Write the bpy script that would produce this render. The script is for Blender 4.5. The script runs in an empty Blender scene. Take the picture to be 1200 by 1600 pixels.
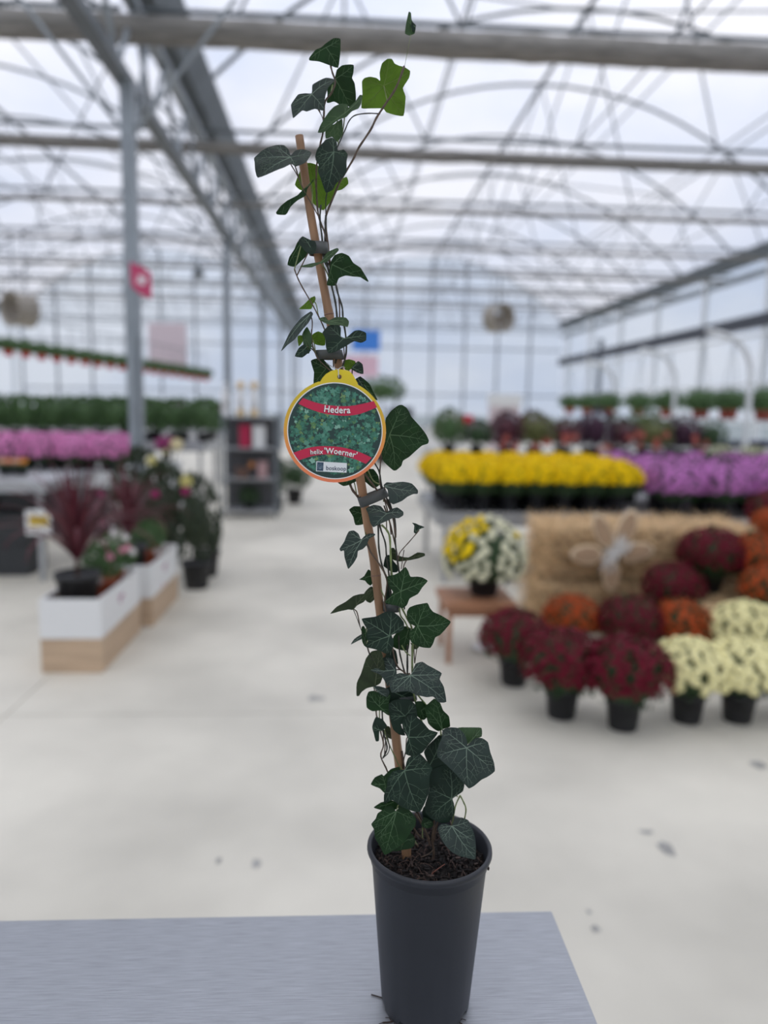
import bpy, bmesh, math, random
from math import sin, cos, pi, radians, sqrt, atan2, hypot
from mathutils import Vector as V, Matrix, noise
from mathutils.geometry import delaunay_2d_cdt
random.seed(7)
C = bpy.context.scene.collection
SC = bpy.context.scene
# ------------------------------------------------------------------ camera
F = 26/36*1600
CAMZ = 1.45
R3 = Matrix.Rotation(radians(-3.5), 3, 'Z') @ Matrix.Rotation(radians(90-7.9), 3, 'X') @ Matrix.Rotation(radians(1.0), 3, 'Z')
cd = bpy.data.cameras.new('camera'); cam = bpy.data.objects.new('camera', cd); C.objects.link(cam)
cd.sensor_fit = 'VERTICAL'; cd.sensor_height = 36; cd.lens = 26; cd.clip_start = .02; cd.clip_end = 500
cam.matrix_world = Matrix.Translation((0, 0, CAMZ)) @ R3.to_4x4()
cd.dof.use_dof = True; cd.dof.focus_distance = .667; cd.dof.aperture_fstop = 2.7
SC.camera = cam
# ------------------------------------------------------------------ world: bright overcast sky
w = bpy.data.worlds.new('overcast_sky'); SC.world = w; w.use_nodes = True
nt = w.node_tree; N = nt.nodes; L = nt.links; N.clear()
wo = N.new('ShaderNodeOutputWorld'); bg = N.new('ShaderNodeBackground'); tc = N.new('ShaderNodeTexCoord')
mp = N.new('ShaderNodeMapping'); mp.inputs['Scale'].default_value = (1, 1, 2.4)
nz = N.new('ShaderNodeTexNoise'); nz.inputs['Scale'].default_value = 2.6; nz.inputs['Detail'].default_value = 5; nz.inputs['Roughness'].default_value = .55
rp = N.new('ShaderNodeValToRGB')
rp.color_ramp.elements[0].position = .36; rp.color_ramp.elements[0].color = (.66, .72, .87, 1)
rp.color_ramp.elements[1].position = .62; rp.color_ramp.elements[1].color = (.92, .915, .96, 1)
sx = N.new('ShaderNodeSeparateXYZ')
mr = N.new('ShaderNodeMapRange'); mr.inputs['From Min'].default_value = 0; mr.inputs['From Max'].default_value = 1
mr.inputs['To Min'].default_value = .78; mr.inputs['To Max'].default_value = 1.5
SKY_STRENGTH = .92
mu = N.new('ShaderNodeMath'); mu.operation = 'MULTIPLY'; mu.inputs[1].default_value = SKY_STRENGTH
L.new(tc.outputs['Generated'], mp.inputs[0]); L.new(mp.outputs[0], nz.inputs[0]); L.new(nz.outputs[0], rp.inputs[0])
L.new(tc.outputs['Generated'], sx.inputs[0]); L.new(sx.outputs[2], mr.inputs[0]); L.new(mr.outputs[0], mu.inputs[0])
L.new(rp.outputs[0], bg.inputs[0]); L.new(mu.outputs[0], bg.inputs[1]); L.new(bg.outputs[0], wo.inputs[0])
# ------------------------------------------------------------------ sun veiled by cloud
sd = bpy.data.lights.new('veiled_sun', 'SUN'); sd.energy = .5; sd.angle = radians(50); sd.color = (1, .97, .93)
so = bpy.data.objects.new('veiled_sun', sd); C.objects.link(so); so.rotation_euler = (radians(22), radians(-14), 0)
# ------------------------------------------------------------------ exposure
SC.view_settings.view_transform = 'Standard'; SC.view_settings.look = 'None'
SC.view_settings.gamma = 1; SC.view_settings.use_curve_mapping = False
SC.view_settings.exposure = 0.25
try: SC.cycles.transparent_max_bounces = 16; SC.cycles.max_bounces = 8
except Exception: pass

# ================================================================== helpers
def ray(x, y): return R3 @ V(((x-600)/F, (800-y)/F, -1))
def PZ(x, y, z): d = ray(x, y); return d*((z-CAMZ)/d.z) + V((0, 0, CAMZ))
def PY(x, y, Y): d = ray(x, y); return d*(Y/d.y) + V((0, 0, CAMZ))
def PP(x, y, p0, n): d = ray(x, y); o = V((0, 0, CAMZ)); return o + d*((p0-o).dot(n)/d.dot(n))
MATS = {}
def mat(name, col, rough=.6, metal=0, var=0, scale=8, stretch=None, trans=0, spec=.5, bump=0, coat=0, emit=0, col2=None, back=None):
    if name in MATS: return MATS[name]
    m = bpy.data.materials.new(name); m.use_nodes = True; t = m.node_tree; n = t.nodes; l = t.links
    b = n['Principled BSDF']; b.inputs['Roughness'].default_value = rough; b.inputs['Metallic'].default_value = metal
    b.inputs['Specular IOR Level'].default_value = spec; b.inputs['Coat Weight'].default_value = coat
    c = (*col, 1); b.inputs['Base Color'].default_value = c
    csock = None
    if var or bump or col2:
        tx = n.new('ShaderNodeTexCoord'); mpn = n.new('ShaderNodeMapping'); mpn.inputs['Scale'].default_value = stretch or (1, 1, 1)
        z = n.new('ShaderNodeTexNoise'); z.inputs['Scale'].default_value = scale; z.inputs['Detail'].default_value = 4
        l.new(tx.outputs['Object'], mpn.inputs[0]); l.new(mpn.outputs[0], z.inputs[0])
        if var or col2:
            r = n.new('ShaderNodeValToRGB'); r.color_ramp.elements[0].position = .35; r.color_ramp.elements[1].position = .65
            a = tuple(x*(1-var) for x in col); d = col2 or tuple(min(1, x*(1+var)) for x in col)
            r.color_ramp.elements[0].color = (*a, 1); r.color_ramp.elements[1].color = (*d, 1)
            l.new(z.outputs[0], r.inputs[0]); csock = r.outputs[0]
        if bump:
            bp = n.new('ShaderNodeBump'); bp.inputs['Strength'].default_value = bump; bp.inputs['Distance'].default_value = .002
            l.new(z.outputs[0], bp.inputs['Height']); l.new(bp.outputs[0], b.inputs['Normal'])
    if back:
        g = n.new('ShaderNodeNewGeometry'); mx = n.new('ShaderNodeMixRGB'); mx.inputs[2].default_value = (*back, 1)
        l.new(g.outputs['Backfacing'], mx.inputs[0])
        if csock: l.new(csock, mx.inputs[1])
        else: mx.inputs[1].default_value = c
        csock = mx.outputs[0]
    if csock: l.new(csock, b.inputs['Base Color'])
    if trans:
        tr = n.new('ShaderNodeBsdfTranslucent'); ms = n.new('ShaderNodeMixShader'); ms.inputs[0].default_value = trans
        tr.inputs[0].default_value = c
        if csock: l.new(csock, tr.inputs[0])
        l.new(b.outputs[0], ms.inputs[1]); l.new(tr.outputs[0], ms.inputs[2]); l.new(ms.outputs[0], n['Material Output'].inputs[0])
    if emit:
        b.inputs['Emission Color'].default_value = c; b.inputs['Emission Strength'].default_value = emit
    MATS[name] = m; return m
def film_mat(name, transp, tint, whit, gloss=.06):
    m = bpy.data.materials.new(name); m.use_nodes = True; t = m.node_tree; n = t.nodes; l = t.links; n.remove(n['Principled BSDF'])
    a = n.new('ShaderNodeBsdfTransparent'); a.inputs[0].default_value = (*tint, 1)
    b = n.new('ShaderNodeBsdfTranslucent'); b.inputs[0].default_value = (*whit, 1)
    g = n.new('ShaderNodeBsdfGlossy'); g.inputs['Roughness'].default_value = .15
    m1 = n.new('ShaderNodeMixShader'); m1.inputs[0].default_value = 1-transp
    m2 = n.new('ShaderNodeMixShader'); m2.inputs[0].default_value = gloss
    l.new(a.outputs[0], m1.inputs[1]); l.new(b.outputs[0], m1.inputs[2]); l.new(m1.outputs[0], m2.inputs[1]); l.new(g.outputs[0], m2.inputs[2])
    l.new(m2.outputs[0], n['Material Output'].inputs[0]); return m

class MB:
    def __init__(s): s.v = []; s.f = []; s.sm = False
    def add(s, vs, fs):
        o = len(s.v); s.v += [tuple(x) for x in vs]; s.f += [tuple(i+o for i in f) for f in fs]; return s
    def box(s, a, b, M=None):
        x0, y0, z0 = a; x1, y1, z1 = b
        vs = [V(p) for p in ((x0,y0,z0),(x1,y0,z0),(x1,y1,z0),(x0,y1,z0),(x0,y0,z1),(x1,y0,z1),(x1,y1,z1),(x0,y1,z1))]
        if M: vs = [M @ p for p in vs]
        return s.add(vs, [(0,3,2,1),(4,5,6,7),(0,1,5,4),(1,2,6,5),(2,3,7,6),(3,0,4,7)])
    def tube(s, pts, r, n=8, cap=True):
        pts = [V(p) for p in pts]
        rs = r if isinstance(r, (list, tuple)) else [r]*len(pts)
        vs = []; up = None
        for i, p in enumerate(pts):
            d = (pts[min(i+1, len(pts)-1)] - pts[max(i-1, 0)])
            if d.length < 1e-9: d = V((0, 0, 1))
            d.normalize()
            if up is None: up = d.orthogonal().normalized()
            up = (up - d*up.dot(d))
            if up.length < 1e-6: up = d.orthogonal()
            up.normalize(); q = d.cross(up)
            for k in range(n):
                a = 2*pi*k/n; vs.append(p + (up*cos(a)+q*sin(a))*rs[i])
        fs = []
        for i in range(len(pts)-1):
            for k in range(n):
                k2 = (k+1) % n; fs.append((i*n+k, i*n+k2, (i+1)*n+k2, (i+1)*n+k))
        if cap: fs += [tuple(range(n))[::-1], tuple(range((len(pts)-1)*n, len(pts)*n))]
        return s.add(vs, fs)
    def lathe(s, prof, n=24, c=(0, 0, 0), fn=None):
        vs = []
        for i, (r, z) in enumerate(prof):
            for k in range(n):
                a = 2*pi*k/n; p = V((c[0]+r*cos(a), c[1]+r*sin(a), c[2]+z))
                if fn: p = fn(p, i, a)
                vs.append(p)
        fs = [(i*n+k, i*n+(k+1) % n, (i+1)*n+(k+1) % n, (i+1)*n+k) for i in range(len(prof)-1) for k in range(n)]
        if prof[0][0] > 0: fs.append(tuple(range(n))[::-1])
        if prof[-1][0] > 0: fs.append(tuple((len(prof)-1)*n+k for k in range(n)))
        return s.add(vs, fs)
    def ball(s, c, r, n=10, m=6, sq=(1, 1, 1)):
        c = V(c); vs = [c+V((0, 0, -r*sq[2]))]
        for i in range(1, m):
            t = pi*i/m
            for k in range(n): a = 2*pi*k/n; vs.append(c+V((r*sin(t)*cos(a)*sq[0], r*sin(t)*sin(a)*sq[1], -r*cos(t)*sq[2])))
        vs.append(c+V((0, 0, r*sq[2]))); fs = [(0, 1+(k+1) % n, 1+k) for k in range(n)]
        for i in range(m-2):
            for k in range(n): fs.append((1+i*n+k, 1+i*n+(k+1) % n, 1+(i+1)*n+(k+1) % n, 1+(i+1)*n+k))
        b = 1+(m-2)*n; fs += [(b+k, b+(k+1) % n, len(vs)-1) for k in range(n)]
        return s.add(vs, fs)
    def mesh(s, name, m, smooth=False):
        me = bpy.data.meshes.new(name); me.from_pydata(s.v, [], s.f); me.update()
        if m: me.materials.append(m)
        if smooth: me.shade_smooth()
        return me
    def build(s, name, m, parent=None, smooth=False, kind=None, label=None, loc=None):
        return link(name, s.mesh(name, m, smooth), parent, kind, label, loc)
def link(name, me, parent=None, kind=None, label=None, loc=None, rot=None, scale=None):
    o = bpy.data.objects.new(name, me); C.objects.link(o)
    if parent: o.parent = parent
    if kind: o['kind'] = kind
    if label: o['label'] = label
    if loc is not None: o.location = loc
    if rot is not None: o.rotation_euler = rot
    if scale is not None: o.scale = (scale,)*3 if isinstance(scale, (int, float)) else scale
    return o
def tag(o, label, cat, group=None, kind=None):
    o['label'] = label; o['category'] = cat
    if group: o['group'] = group
    if kind: o['kind'] = kind
    return o
def empty(name, loc, label=None, cat=None, group=None, rz=0):
    o = bpy.data.objects.new(name, None); C.objects.link(o); o.location = loc; o.rotation_euler = (0, 0, rz); o.empty_display_size = .05
    if label: tag(o, label, cat, group)
    return o
def struct(o): o['kind'] = 'structure'; return o
def copy_tree(o, parent=None):
    c = o.copy(); C.objects.link(c); c.parent = parent
    for ch in list(o.children): copy_tree(ch, c)
    return c
ORD = ['first', 'second', 'third', 'fourth', 'fifth', 'sixth', 'seventh', 'eighth', 'ninth', 'tenth', 'eleventh', 'twelfth', 'thirteenth', 'fourteenth', 'fifteenth', 'sixteenth', 'seventeenth', 'eighteenth', 'nineteenth', 'twentieth']

# ================================================================== materials
STEEL = mat('galvanised_steel', (.30, .33, .355), .45, .5, var=.12, scale=3)
DSTEEL = mat('weathered_steel', (.16, .18, .195), .5, .4, var=.12, scale=3)
WSTEEL = mat('white_painted_steel', (.72, .74, .75), .45)
SCREEN = mat('rolled_shade_cloth', (.235, .225, .21), .9, var=.25, scale=3, stretch=(1, 8, 8))
BLACKP = mat('black_plastic', (.012, .012, .014), .5)
CONC = mat('polished_concrete', (.62, .585, .50), .6, var=.16, scale=.9, bump=.1)
WHITEL = mat('white_laminate', (.75, .75, .74), .5)
OAK = mat('pale_oak_laminate', (.50, .36, .24), .6, var=.12, scale=3, stretch=(1, 1, 9))
GREEN = mat('dark_foliage', (.035, .075, .025), .6, var=.4, scale=20, trans=.2)
GREENM = mat('mid_foliage', (.07, .14, .045), .6, var=.4, scale=12, trans=.25)
TERRA = mat('terracotta_plastic', (.42, .10, .045), .6)
REDP = mat('red_plastic', (.45, .02, .03), .5)
TIN = mat('zinc_bench', (.40, .41, .42), .4, .5, var=.1, scale=4)

# ================================================================== setting
XL, XR, XLL = -2.03, 10.7, -14.76
ZT, ZG = 4.45, 5.3          # bottom chord / gutter
YF, YB = 36.0, -8.0
# floor slabs
fl = bpy.data.objects.new('floor', None); C.objects.link(fl); struct(fl)
fl.location = (0, 0, 0)
MB().box((XLL, YB, -.3), (XR, YF, -.112)).build('sub_base', mat('joint_grout', (.30, .29, .27), .9), fl)
xs = [-14.76, -11.55, -6.55, -1.55, 3.45, 8.45, 10.7]; ys = [-8, -1.6, 3.4, 8.4, 13.4, 18.4, 23.4, 29, 36]
for i in range(len(xs)-1):
    for j in range(len(ys)-1):
        MB().box((xs[i]+.003, ys[j]+.003, -.11), (xs[i+1]-.003, ys[j+1]-.003, 0)).build('concrete_slab', CONC, fl)
# stains on the concrete: thin irregular films of dirt
def stain(px, py, rx, ry, seed):
    p = PZ(px, py, 0); random.seed(seed); vs = [(p.x, p.y, .0011)]; n = 20
    for k in range(n):
        a = 2*pi*k/n; q = .75+.4*noise.noise(V((cos(a)*1.5, sin(a)*1.5, seed)))
        vs.append((p.x+rx*q*cos(a), p.y+ry*q*sin(a), .0011))
    MB().add(vs, [(0, 1+k, 1+(k+1) % n) for k in range(n)]).build('dirt_stain', STAIN, fl)
STAIN = mat('floor_dirt', (.33, .32, .30), .6, var=.2, scale=14)
for i, a in enumerate([(1040, 1325, .035, .05), (930, 1452, .016, .022), (400, 1350, .022, .03), (342, 1345, .014, .02), (1010, 1300, .03, .02), (920, 1425, .012, .012),
                       (492, 1092, .05, .05), (1185, 1195, .05, .04)]): stain(*a, i+3)
ground = MB().box((-150, -120, -.6), (150, 260, -.32)).build('ground', mat('outside_ground', (.22, .24, .22), .9, var=.3, scale=.3)); struct(ground)

ceil = bpy.data.objects.new('ceiling', None); C.objects.link(ceil); struct(ceil)
FILM = film_mat('roof_film', .84, (.97, .98, 1), (.92, .94, 1))
POLY = film_mat('wall_polycarbonate', .80, (.86, .92, .98), (.80, .86, .93))
stations = [1.6+3.1*k for k in range(-3, 12)]
spans = [(XLL, XL), (XL, XR)]
RISE = 2.9
def archz(x, a, b):
    u = (x-(a+b)/2)/((b-a)/2); return 5.65 + RISE*(1-abs(u)**2.1)
arch_me = {}
for si, (a, b) in enumerate(spans):
    n = 20
    for k, Y in enumerate(stations):
        key = ('arch', si)
        if key not in arch_me:
            m = MB(); m.tube([(a+(b-a)*i/n, 0, archz(a+(b-a)*i/n, a, b)) for i in range(n+1)], .032, 6); arch_me[key] = m.mesh('arch', DSTEEL)
            m = MB(); m.tube([(a+.1, 0, ZT+.75), (b-.1, 0, ZT+.75)], .026, 6); arch_me[('tie', si)] = m.mesh('tie_beam', DSTEEL)
            us = [.16, .33, .5, .67, .84]; lo = [(a+(b-a)*u) for u in (.08, .25, .42, .58, .75, .92)]
            ms = []
            for ui, u in [(0, us[0]), (2, us[2]), (4, us[4])]:
                x = a+(b-a)*u
                for q in (lo[ui], lo[ui+1]):
                    m = MB(); m.tube([(x, 0, archz(x, a, b)), (q, 0, ZT+.75)], .016, 5); ms.append(m.mesh('strut', DSTEEL))
            arch_me[('st', si)] = ms
        link('arch', arch_me[key], ceil, loc=(0, Y, 0)); link('tie_beam', arch_me[('tie', si)], ceil, loc=(0, Y, 0))
        for me in arch_me[('st', si)]: link('strut', me, ceil, loc=(0, Y, 0))
    # purlins
    for u in (.16, .33, .5, .67, .84):
        x = a+(b-a)*u; MB().tube([(x, YB, archz(x, a, b)), (x, YF, archz(x, a, b))], .045 if u == .5 else .022, 6).build('purlin', STEEL if u != .5 else DSTEEL, ceil)
    for u in (.25, .42, .58, .75):
        x = a+(b-a)*u; MB().tube([(x, YB, ZT+.75), (x, YF, ZT+.75)], .012, 5).build('tie_rod', DSTEEL, ceil)
    # film between arches
    fk = None
    for k in range(len(stations)-1):
        for h in range(2):
            if (k, h) and (fk is None or h not in fk):
                vs = []
                for i in range(11):
                    u = .5*h+.05*i; x = a+(b-a)*u; z = archz(x, a, b)+.05; vs += [(x, .02, z), (x, 3.08, z)]
                m = MB().add(vs, [(2*i, 2*i+2, 2*i+3, 2*i+1) for i in range(10)]).mesh('film_panel', FILM, True)
                fk = fk or {}; fk[h] = m
            link('film_panel', fk[h], ceil, loc=(0, stations[k], 0))
    # diagonal wind bracing
    for k in range(0, len(stations)-1, 3):
        for (u0, u1) in ((.16, .5), (.84, .5)):
            x0 = a+(b-a)*u0; x1 = a+(b-a)*u1
            MB().tube([(x0, stations[k], archz(x0, a, b)-.05), (x1, stations[k+1], archz(x1, a, b)-.05)], .018, 5).build('wind_brace', DSTEEL, ceil)
# gutter + lattice truss on the left line, plain gutters on the outer lines
def gutter(x, wd=.5):
    m = MB(); z = ZG+.12
    pr = [(-wd/2, .30), (-wd/4, 0), (wd/4, 0), (wd/2, .30), (wd/2-.02, .30), (wd/4-.02, .02), (-wd/4+.02, .02), (-wd/2+.02, .30)]
    vs = [(x+p, YB, z+q) for p, q in pr]+[(x+p, YF, z+q) for p, q in pr]
    m.add(vs, [(i, (i+1) % 8, 8+(i+1) % 8, 8+i) for i in range(8)])
    return m
for x in (XL, XR, XLL): gutter(x, .66 if x == XL else .5).build('gutter', DSTEEL, ceil)
MB().box((XL-.07, YB, ZT-.06), (XL+.07, YF, ZT+.04)).build('truss_chord', DSTEEL, ceil)
tc_ = MB().box((XL-.06, YB, ZG-.06), (XL+.06, YF, ZG+.02)).build('truss_chord', STEEL, ceil)
wm = MB().tube([(XL, 0, ZT+.03), (XL, .62, ZG-.05)], .03, 6).mesh('truss_web', STEEL); wm2 = MB().tube([(XL, .62, ZG-.05), (XL, 1.24, ZT+.03)], .03, 6).mesh('truss_web', STEEL)
y = YB+.4
while y < YF-1.3:
    link('truss_web', wm, ceil, loc=(0, y, 0)); link('truss_web', wm2, ceil, loc=(0, y, 0)); y += 1.24
MB().box((XR-.05, YB, ZT+.55), (XR+.05, YF, ZT+.72)).build('eaves_beam', STEEL, ceil)
# columns on the left gutter line (base plate, post)
colY = [7.42, 13.9, 20.1, 26.3, 32.5]
cp = None
for i, Y in enumerate(colY):
    nm = ['nearest grey steel column carrying the red flag sign', 'second grey steel column behind the metal shelf rack', 'third grey steel column down the central gutter line', 'fourth grey steel column down the central gutter line', 'farthest grey steel column, just before the end wall'][i]
    e = empty('steel_column', (XL+(.045 if i == 0 else -.03), Y, 0), nm, 'column', 'columns under the central gutter'); e['kind'] = 'structure'
    if cp is None:
        p1 = MB().box((-.06, -.06, 0), (.06, .06, ZT-.05)).mesh('post', STEEL)
        p2 = MB().box((-.12, -.12, 0), (.12, .12, .015)).mesh('base_plate', DSTEEL)
        p3 = MB().tube([(.0, -.095, .1), (0, -.095, 2.1)], .03, 8).mesh('drain_pipe', STEEL)
        p4 = MB().tube([(0, 0, 3.6), (0, .85, ZT+.78)], .03, 6).mesh('knee_brace', STEEL)
        p5 = MB().tube([(0, 0, 3.9), (1.0, 0, ZT+.70)], .02, 6).mesh('knee_brace', STEEL)
        p6 = MB().tube([(0, 0, 3.9), (-1.0, 0, ZT+.70)], .02, 6).mesh('knee_brace', STEEL)
        cp = True
    for q in (('post', p1), ('base_plate', p2), ('drain_pipe', p3), ('knee_brace', p4), ('knee_brace', p5), ('knee_brace', p6)): link(q[0], q[1], e)
# far wall
def wallgroup(name):
    o = bpy.data.objects.new(name, None); C.objects.link(o); return struct(o)
wb = wallgroup('wall_back')
for (a, b) in spans:
    nn = 8
    for i in range(nn):
        x0 = a+(b-a)*i/nn; x1 = a+(b-a)*(i+1)/nn
        vs = [(x0, YF, .5), (x1, YF, .5)] + [(x1-(x1-x0)*j/4, YF, archz(x1-(x1-x0)*j/4, a, b)) for j in range(5)]
        MB().add(vs, [tuple(range(7))]).build('wall_panel', POLY, wb)
        MB().box((x0-.04, YF-.1, 0), (x0+.04, YF-.02, archz(x0, a, b))).build('wall_post', DSTEEL, wb)
        MB().box((x0, YF-.05, 0), (x1, YF+.05, .5)).build('plinth_panel', mat('plinth', (.45, .46, .47), .6), wb)
    for z in (2.2, 4.4, 5.4): MB().box((a, YF-.12, z-.03), (b, YF-.05, z+.03)).build('wall_rail', DSTEEL, wb)
# right wall
wr = wallgroup('wall_right')
k = 0; y = -7.9
while y < YF:
    MB().box((XR-.06, y-.06, 0), (XR+.06, y+.06, ZG+.1)).build('wall_post', WSTEEL, wr)
    y2 = min(y+3.3, YF)
    MB().add([(XR+.03, y, .6), (XR+.03, y2, .6), (XR+.03, y2, ZG+.1), (XR+.03, y, ZG+.1)], [(0, 1, 2, 3)]).build('wall_panel', POLY, wr)
    y += 3.3
MB().box((XR-.02, YB, 0), (XR+.08, YF, .6)).build('plinth_panel', WHITEL, wr)
MB().box((XR-.16, YB, 3.68), (XR-.04, YF, 4.02)).build('vent_rail', mat('dark_rail', (.05, .055, .07), .5), wr)
MB().box((XR-.12, YB, 2.2), (XR-.06, YF, 2.28)).build('wall_rail', WSTEEL, wr)
MB().box((XR-.14, 30.2, 0), (XR-.02, 30.5, ZT)).build('door_post', DSTEEL, wr)
wl = wallgroup('wall_left')
y = -7.9
while y < YF:
    MB().box((XLL-.06, y-.06, 0), (XLL+.06, y+.06, ZG+.1)).build('wall_post', WSTEEL, wl)
    y2 = min(y+3.3, YF)
    MB().add([(XLL, y, .6), (XLL, y2, .6), (XLL, y2, ZG+.1), (XLL, y, ZG+.1)], [(0, 1, 2, 3)]).build('wall_panel', POLY, wl)
    y += 3.3
MB().box((XLL-.05, YB, 0), (XLL+.05, YF, .6)).build('plinth_panel', WHITEL, wl)
wf = wallgroup('wall_front')
for (a, b) in spans:
    for i in range(4):
        x0 = a+(b-a)*i/4; x1 = a+(b-a)*(i+1)/4
        vs = [(x0, YB, 0), (x1, YB, 0)] + [(x1-(x1-x0)*j/4, YB, archz(x1-(x1-x0)*j/4, a, b)) for j in range(5)]
        MB().add(vs, [tuple(range(7))]).build('wall_panel', POLY, wf)
# rolled shade screens hanging under the tie beams
scr_px = [(7.75, .125, 5.16), (11.1, .085, 5.15), (14.2, .046, 5.15), (17.4, .042, 5.12), (20.4, .048, 5.12), (23.4, .045, 5.12), (26.6, .045, 5.12)]
lab = ['thickest rolled grey shade cloth spanning the top of the photo', 'second rolled grey shade cloth from the top, behind the ivy top', 'third rolled shade cloth from the top of the photo', 'fourth rolled shade cloth from the top, thin and dark', 'fifth rolled shade cloth from the top, thin and dark', 'sixth rolled shade cloth from the top, thin line', 'farthest rolled shade cloth seen as a thin line']
for i, (Y, r, z) in enumerate(scr_px):
    m = MB(); pts = []; rs = []
    for q in range(120):
        x = XLL+.2+(XR-XLL-.4)*q/119; pts.append((x, Y, 5.15-r*1.14+.012*(noise.noise(V((x*1.4, i, 0)))-.9))); rs.append(r*(1+.14*noise.noise(V((x*3, i*5, 1)))))
    m.tube(pts, rs, 10); tag(m.build('shade_screen', SCREEN, smooth=True), lab[i], 'shade screen', 'rolled shade screens')
    
# ================================================================== foreground table
MET = mat('brushed_aluminium', (.375, .388, .415), .45, .6, var=.12, scale=700, stretch=(.04, 1, 1), bump=.2)
c0 = PZ(862, 1423, .85); c1 = PZ(930, 1600, .85); c2 = PZ(0, 1438, .85)
ex = (c2-c0).normalized(); ey = V((ex.y, -ex.x, 0))
if ey.y > 0: ey = -ey
tb = empty('metal_table', (c0.x, c0.y, 0), 'table with brushed grey metal top carrying the potted ivy', 'table')
tb.rotation_euler = (0, 0, atan2(-ex.y, -ex.x))
bm = bmesh.new(); bmesh.ops.create_cube(bm, size=1)
for v_ in bm.verts: v_.co = V((v_.co.x*1.5-.75, v_.co.y*.7-.35, v_.co.z*.022+.839))
bmesh.ops.bevel(bm, geom=bm.edges[:], offset=.0012, segments=2, affect='EDGES')
me = bpy.data.meshes.new('table_top'); bm.to_mesh(me); bm.free(); me.materials.append(MET); link('table_top', me, tb)
for (x, y) in ((-.05, -.05), (-1.45, -.05), (-.05, -.65), (-1.45, -.65)): MB().box((x-.02, y-.02, 0), (x+.02, y+.02, .828)).build('leg', STEEL, tb)
MB().box((-1.43, -.06, .77), (-.07, -.04, .828)).box((-1.43, -.66, .77), (-.07, -.64, .828)).build('apron', STEEL, tb)

# ================================================================== potted ivy
YP = .68
PC = PY(671, 1320, YP); PX = PC.x
ivy = empty('potted_ivy', (PX, YP, .85), 'climbing ivy tied to a bamboo cane in a tall dark grey pot', 'potted plant')
POTM = mat('dark_grey_pot_plastic', (.027, .029, .034), .45, var=.12, scale=7, spec=.35)
rt, rb, H = .0615, .0445, .172
prof = [(rb*.98, .0), (rb, .002), (rb+.001, .012), (rt-.0045, H-.017), (rt-.0042, H-.0155), (rt-.0032, H-.015), (rt-.0026, H-.008), (rt-.0005, H-.0065), (rt+.0006, H-.004), (rt+.0004, H-.0015), (rt-.0006, H), (rt-.003, H), (rt-.0042, H-.002), (rt-.0048, H-.012), (rb-.0016, .014), (.0, .012)]
def notch(p, i, a):
    q = (a*8/(2*pi)+.0) % 1
    if i <= 1 and q < .42: p.z += .0052*min(1, min(q, .42-q)/.07)
    return p
m = MB().lathe(prof[:-1]+[(.0005, .012)], 128, fn=notch); m.f = [f for f in m.f if len(f) < 10]
m.build('pot', POTM, ivy, True, label='tall tapered dark grey plastic pot')
# soil
SOIL = mat('dark_potting_soil', (.010, .007, .006), .95, var=.6, scale=160, bump=1)
ZS = H-.020
vs = []; n = 56; rings = 20
for i in range(rings+1):
    r = (rt-.0058)*i/rings
    for k in range(n):
        a = 2*pi*k/n; x, y = r*cos(a), r*sin(a)
        vs.append((x, y, ZS+.006*(1-(i/rings)**2)+.005*noise.noise(V((x*90, y*90, 0)))+.003*noise.noise(V((x*300, y*300, 4)))))
MB().add(vs, [(i*n+k, (i+1)*n+k, (i+1)*n+(k+1) % n, i*n+(k+1) % n) for i in range(rings) for k in range(n)]).build('soil', SOIL, ivy, kind='stuff')
random.seed(3); m = MB(); m2 = MB()
for i in range(1500):
    r = (rt-.008)*sqrt(random.random()); a = random.uniform(0, 2*pi); z = ZS+.006*(1-(r/rt)**2)+random.uniform(-.001, .004)
    M = Matrix.Translation((r*cos(a), r*sin(a), z)) @ Matrix.Rotation(random.uniform(0, pi), 4, V((random.random(), random.random(), random.random())).normalized())
    l = random.uniform(.0006, .0016); q = random.random()
    (m if q < .75 else m2).box((-l*random.uniform(1, 3), -l*.7, -l*.4), (l*random.uniform(1, 3), l*.7, l*.4), M)
m.build('soil_crumbs', SOIL, ivy, kind='stuff'); m2.build('bark_chips', mat('bark', (.045, .028, .022), .8, var=.5, scale=200), ivy, kind='stuff')
m = MB()
for i in range(70):
    r = (rt-.014)*sqrt(random.random()); a = random.uniform(0, 2*pi); b = random.uniform(0, 2*pi); l = random.uniform(.004, .014)
    pts = [(r*cos(a)+cos(b+.5*t)*l*t, r*sin(a)+sin(b+.5*t)*l*t, ZS+.008*(1-(r/rt)**2)+.004*sin(t*3)+.001) for t in (0, .33, .66, 1)]
    pts = [p for p in pts if hypot(p[0], p[1]) < rt-.008]
    if len(pts) > 2: m.tube(pts, .0003, 4)
m.build('dry_roots', mat('dry_root', (.085, .05, .038), .8), ivy, kind='stuff')
MB().tube([PY(670, 1372, YP-.03)-ivy.location, PY(678, 1362, YP-.03)-ivy.location, PY(695, 1350, YP-.028)-ivy.location], .0005, 5).build('root', mat('reddish_root', (.20, .07, .045), .6), ivy)

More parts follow.
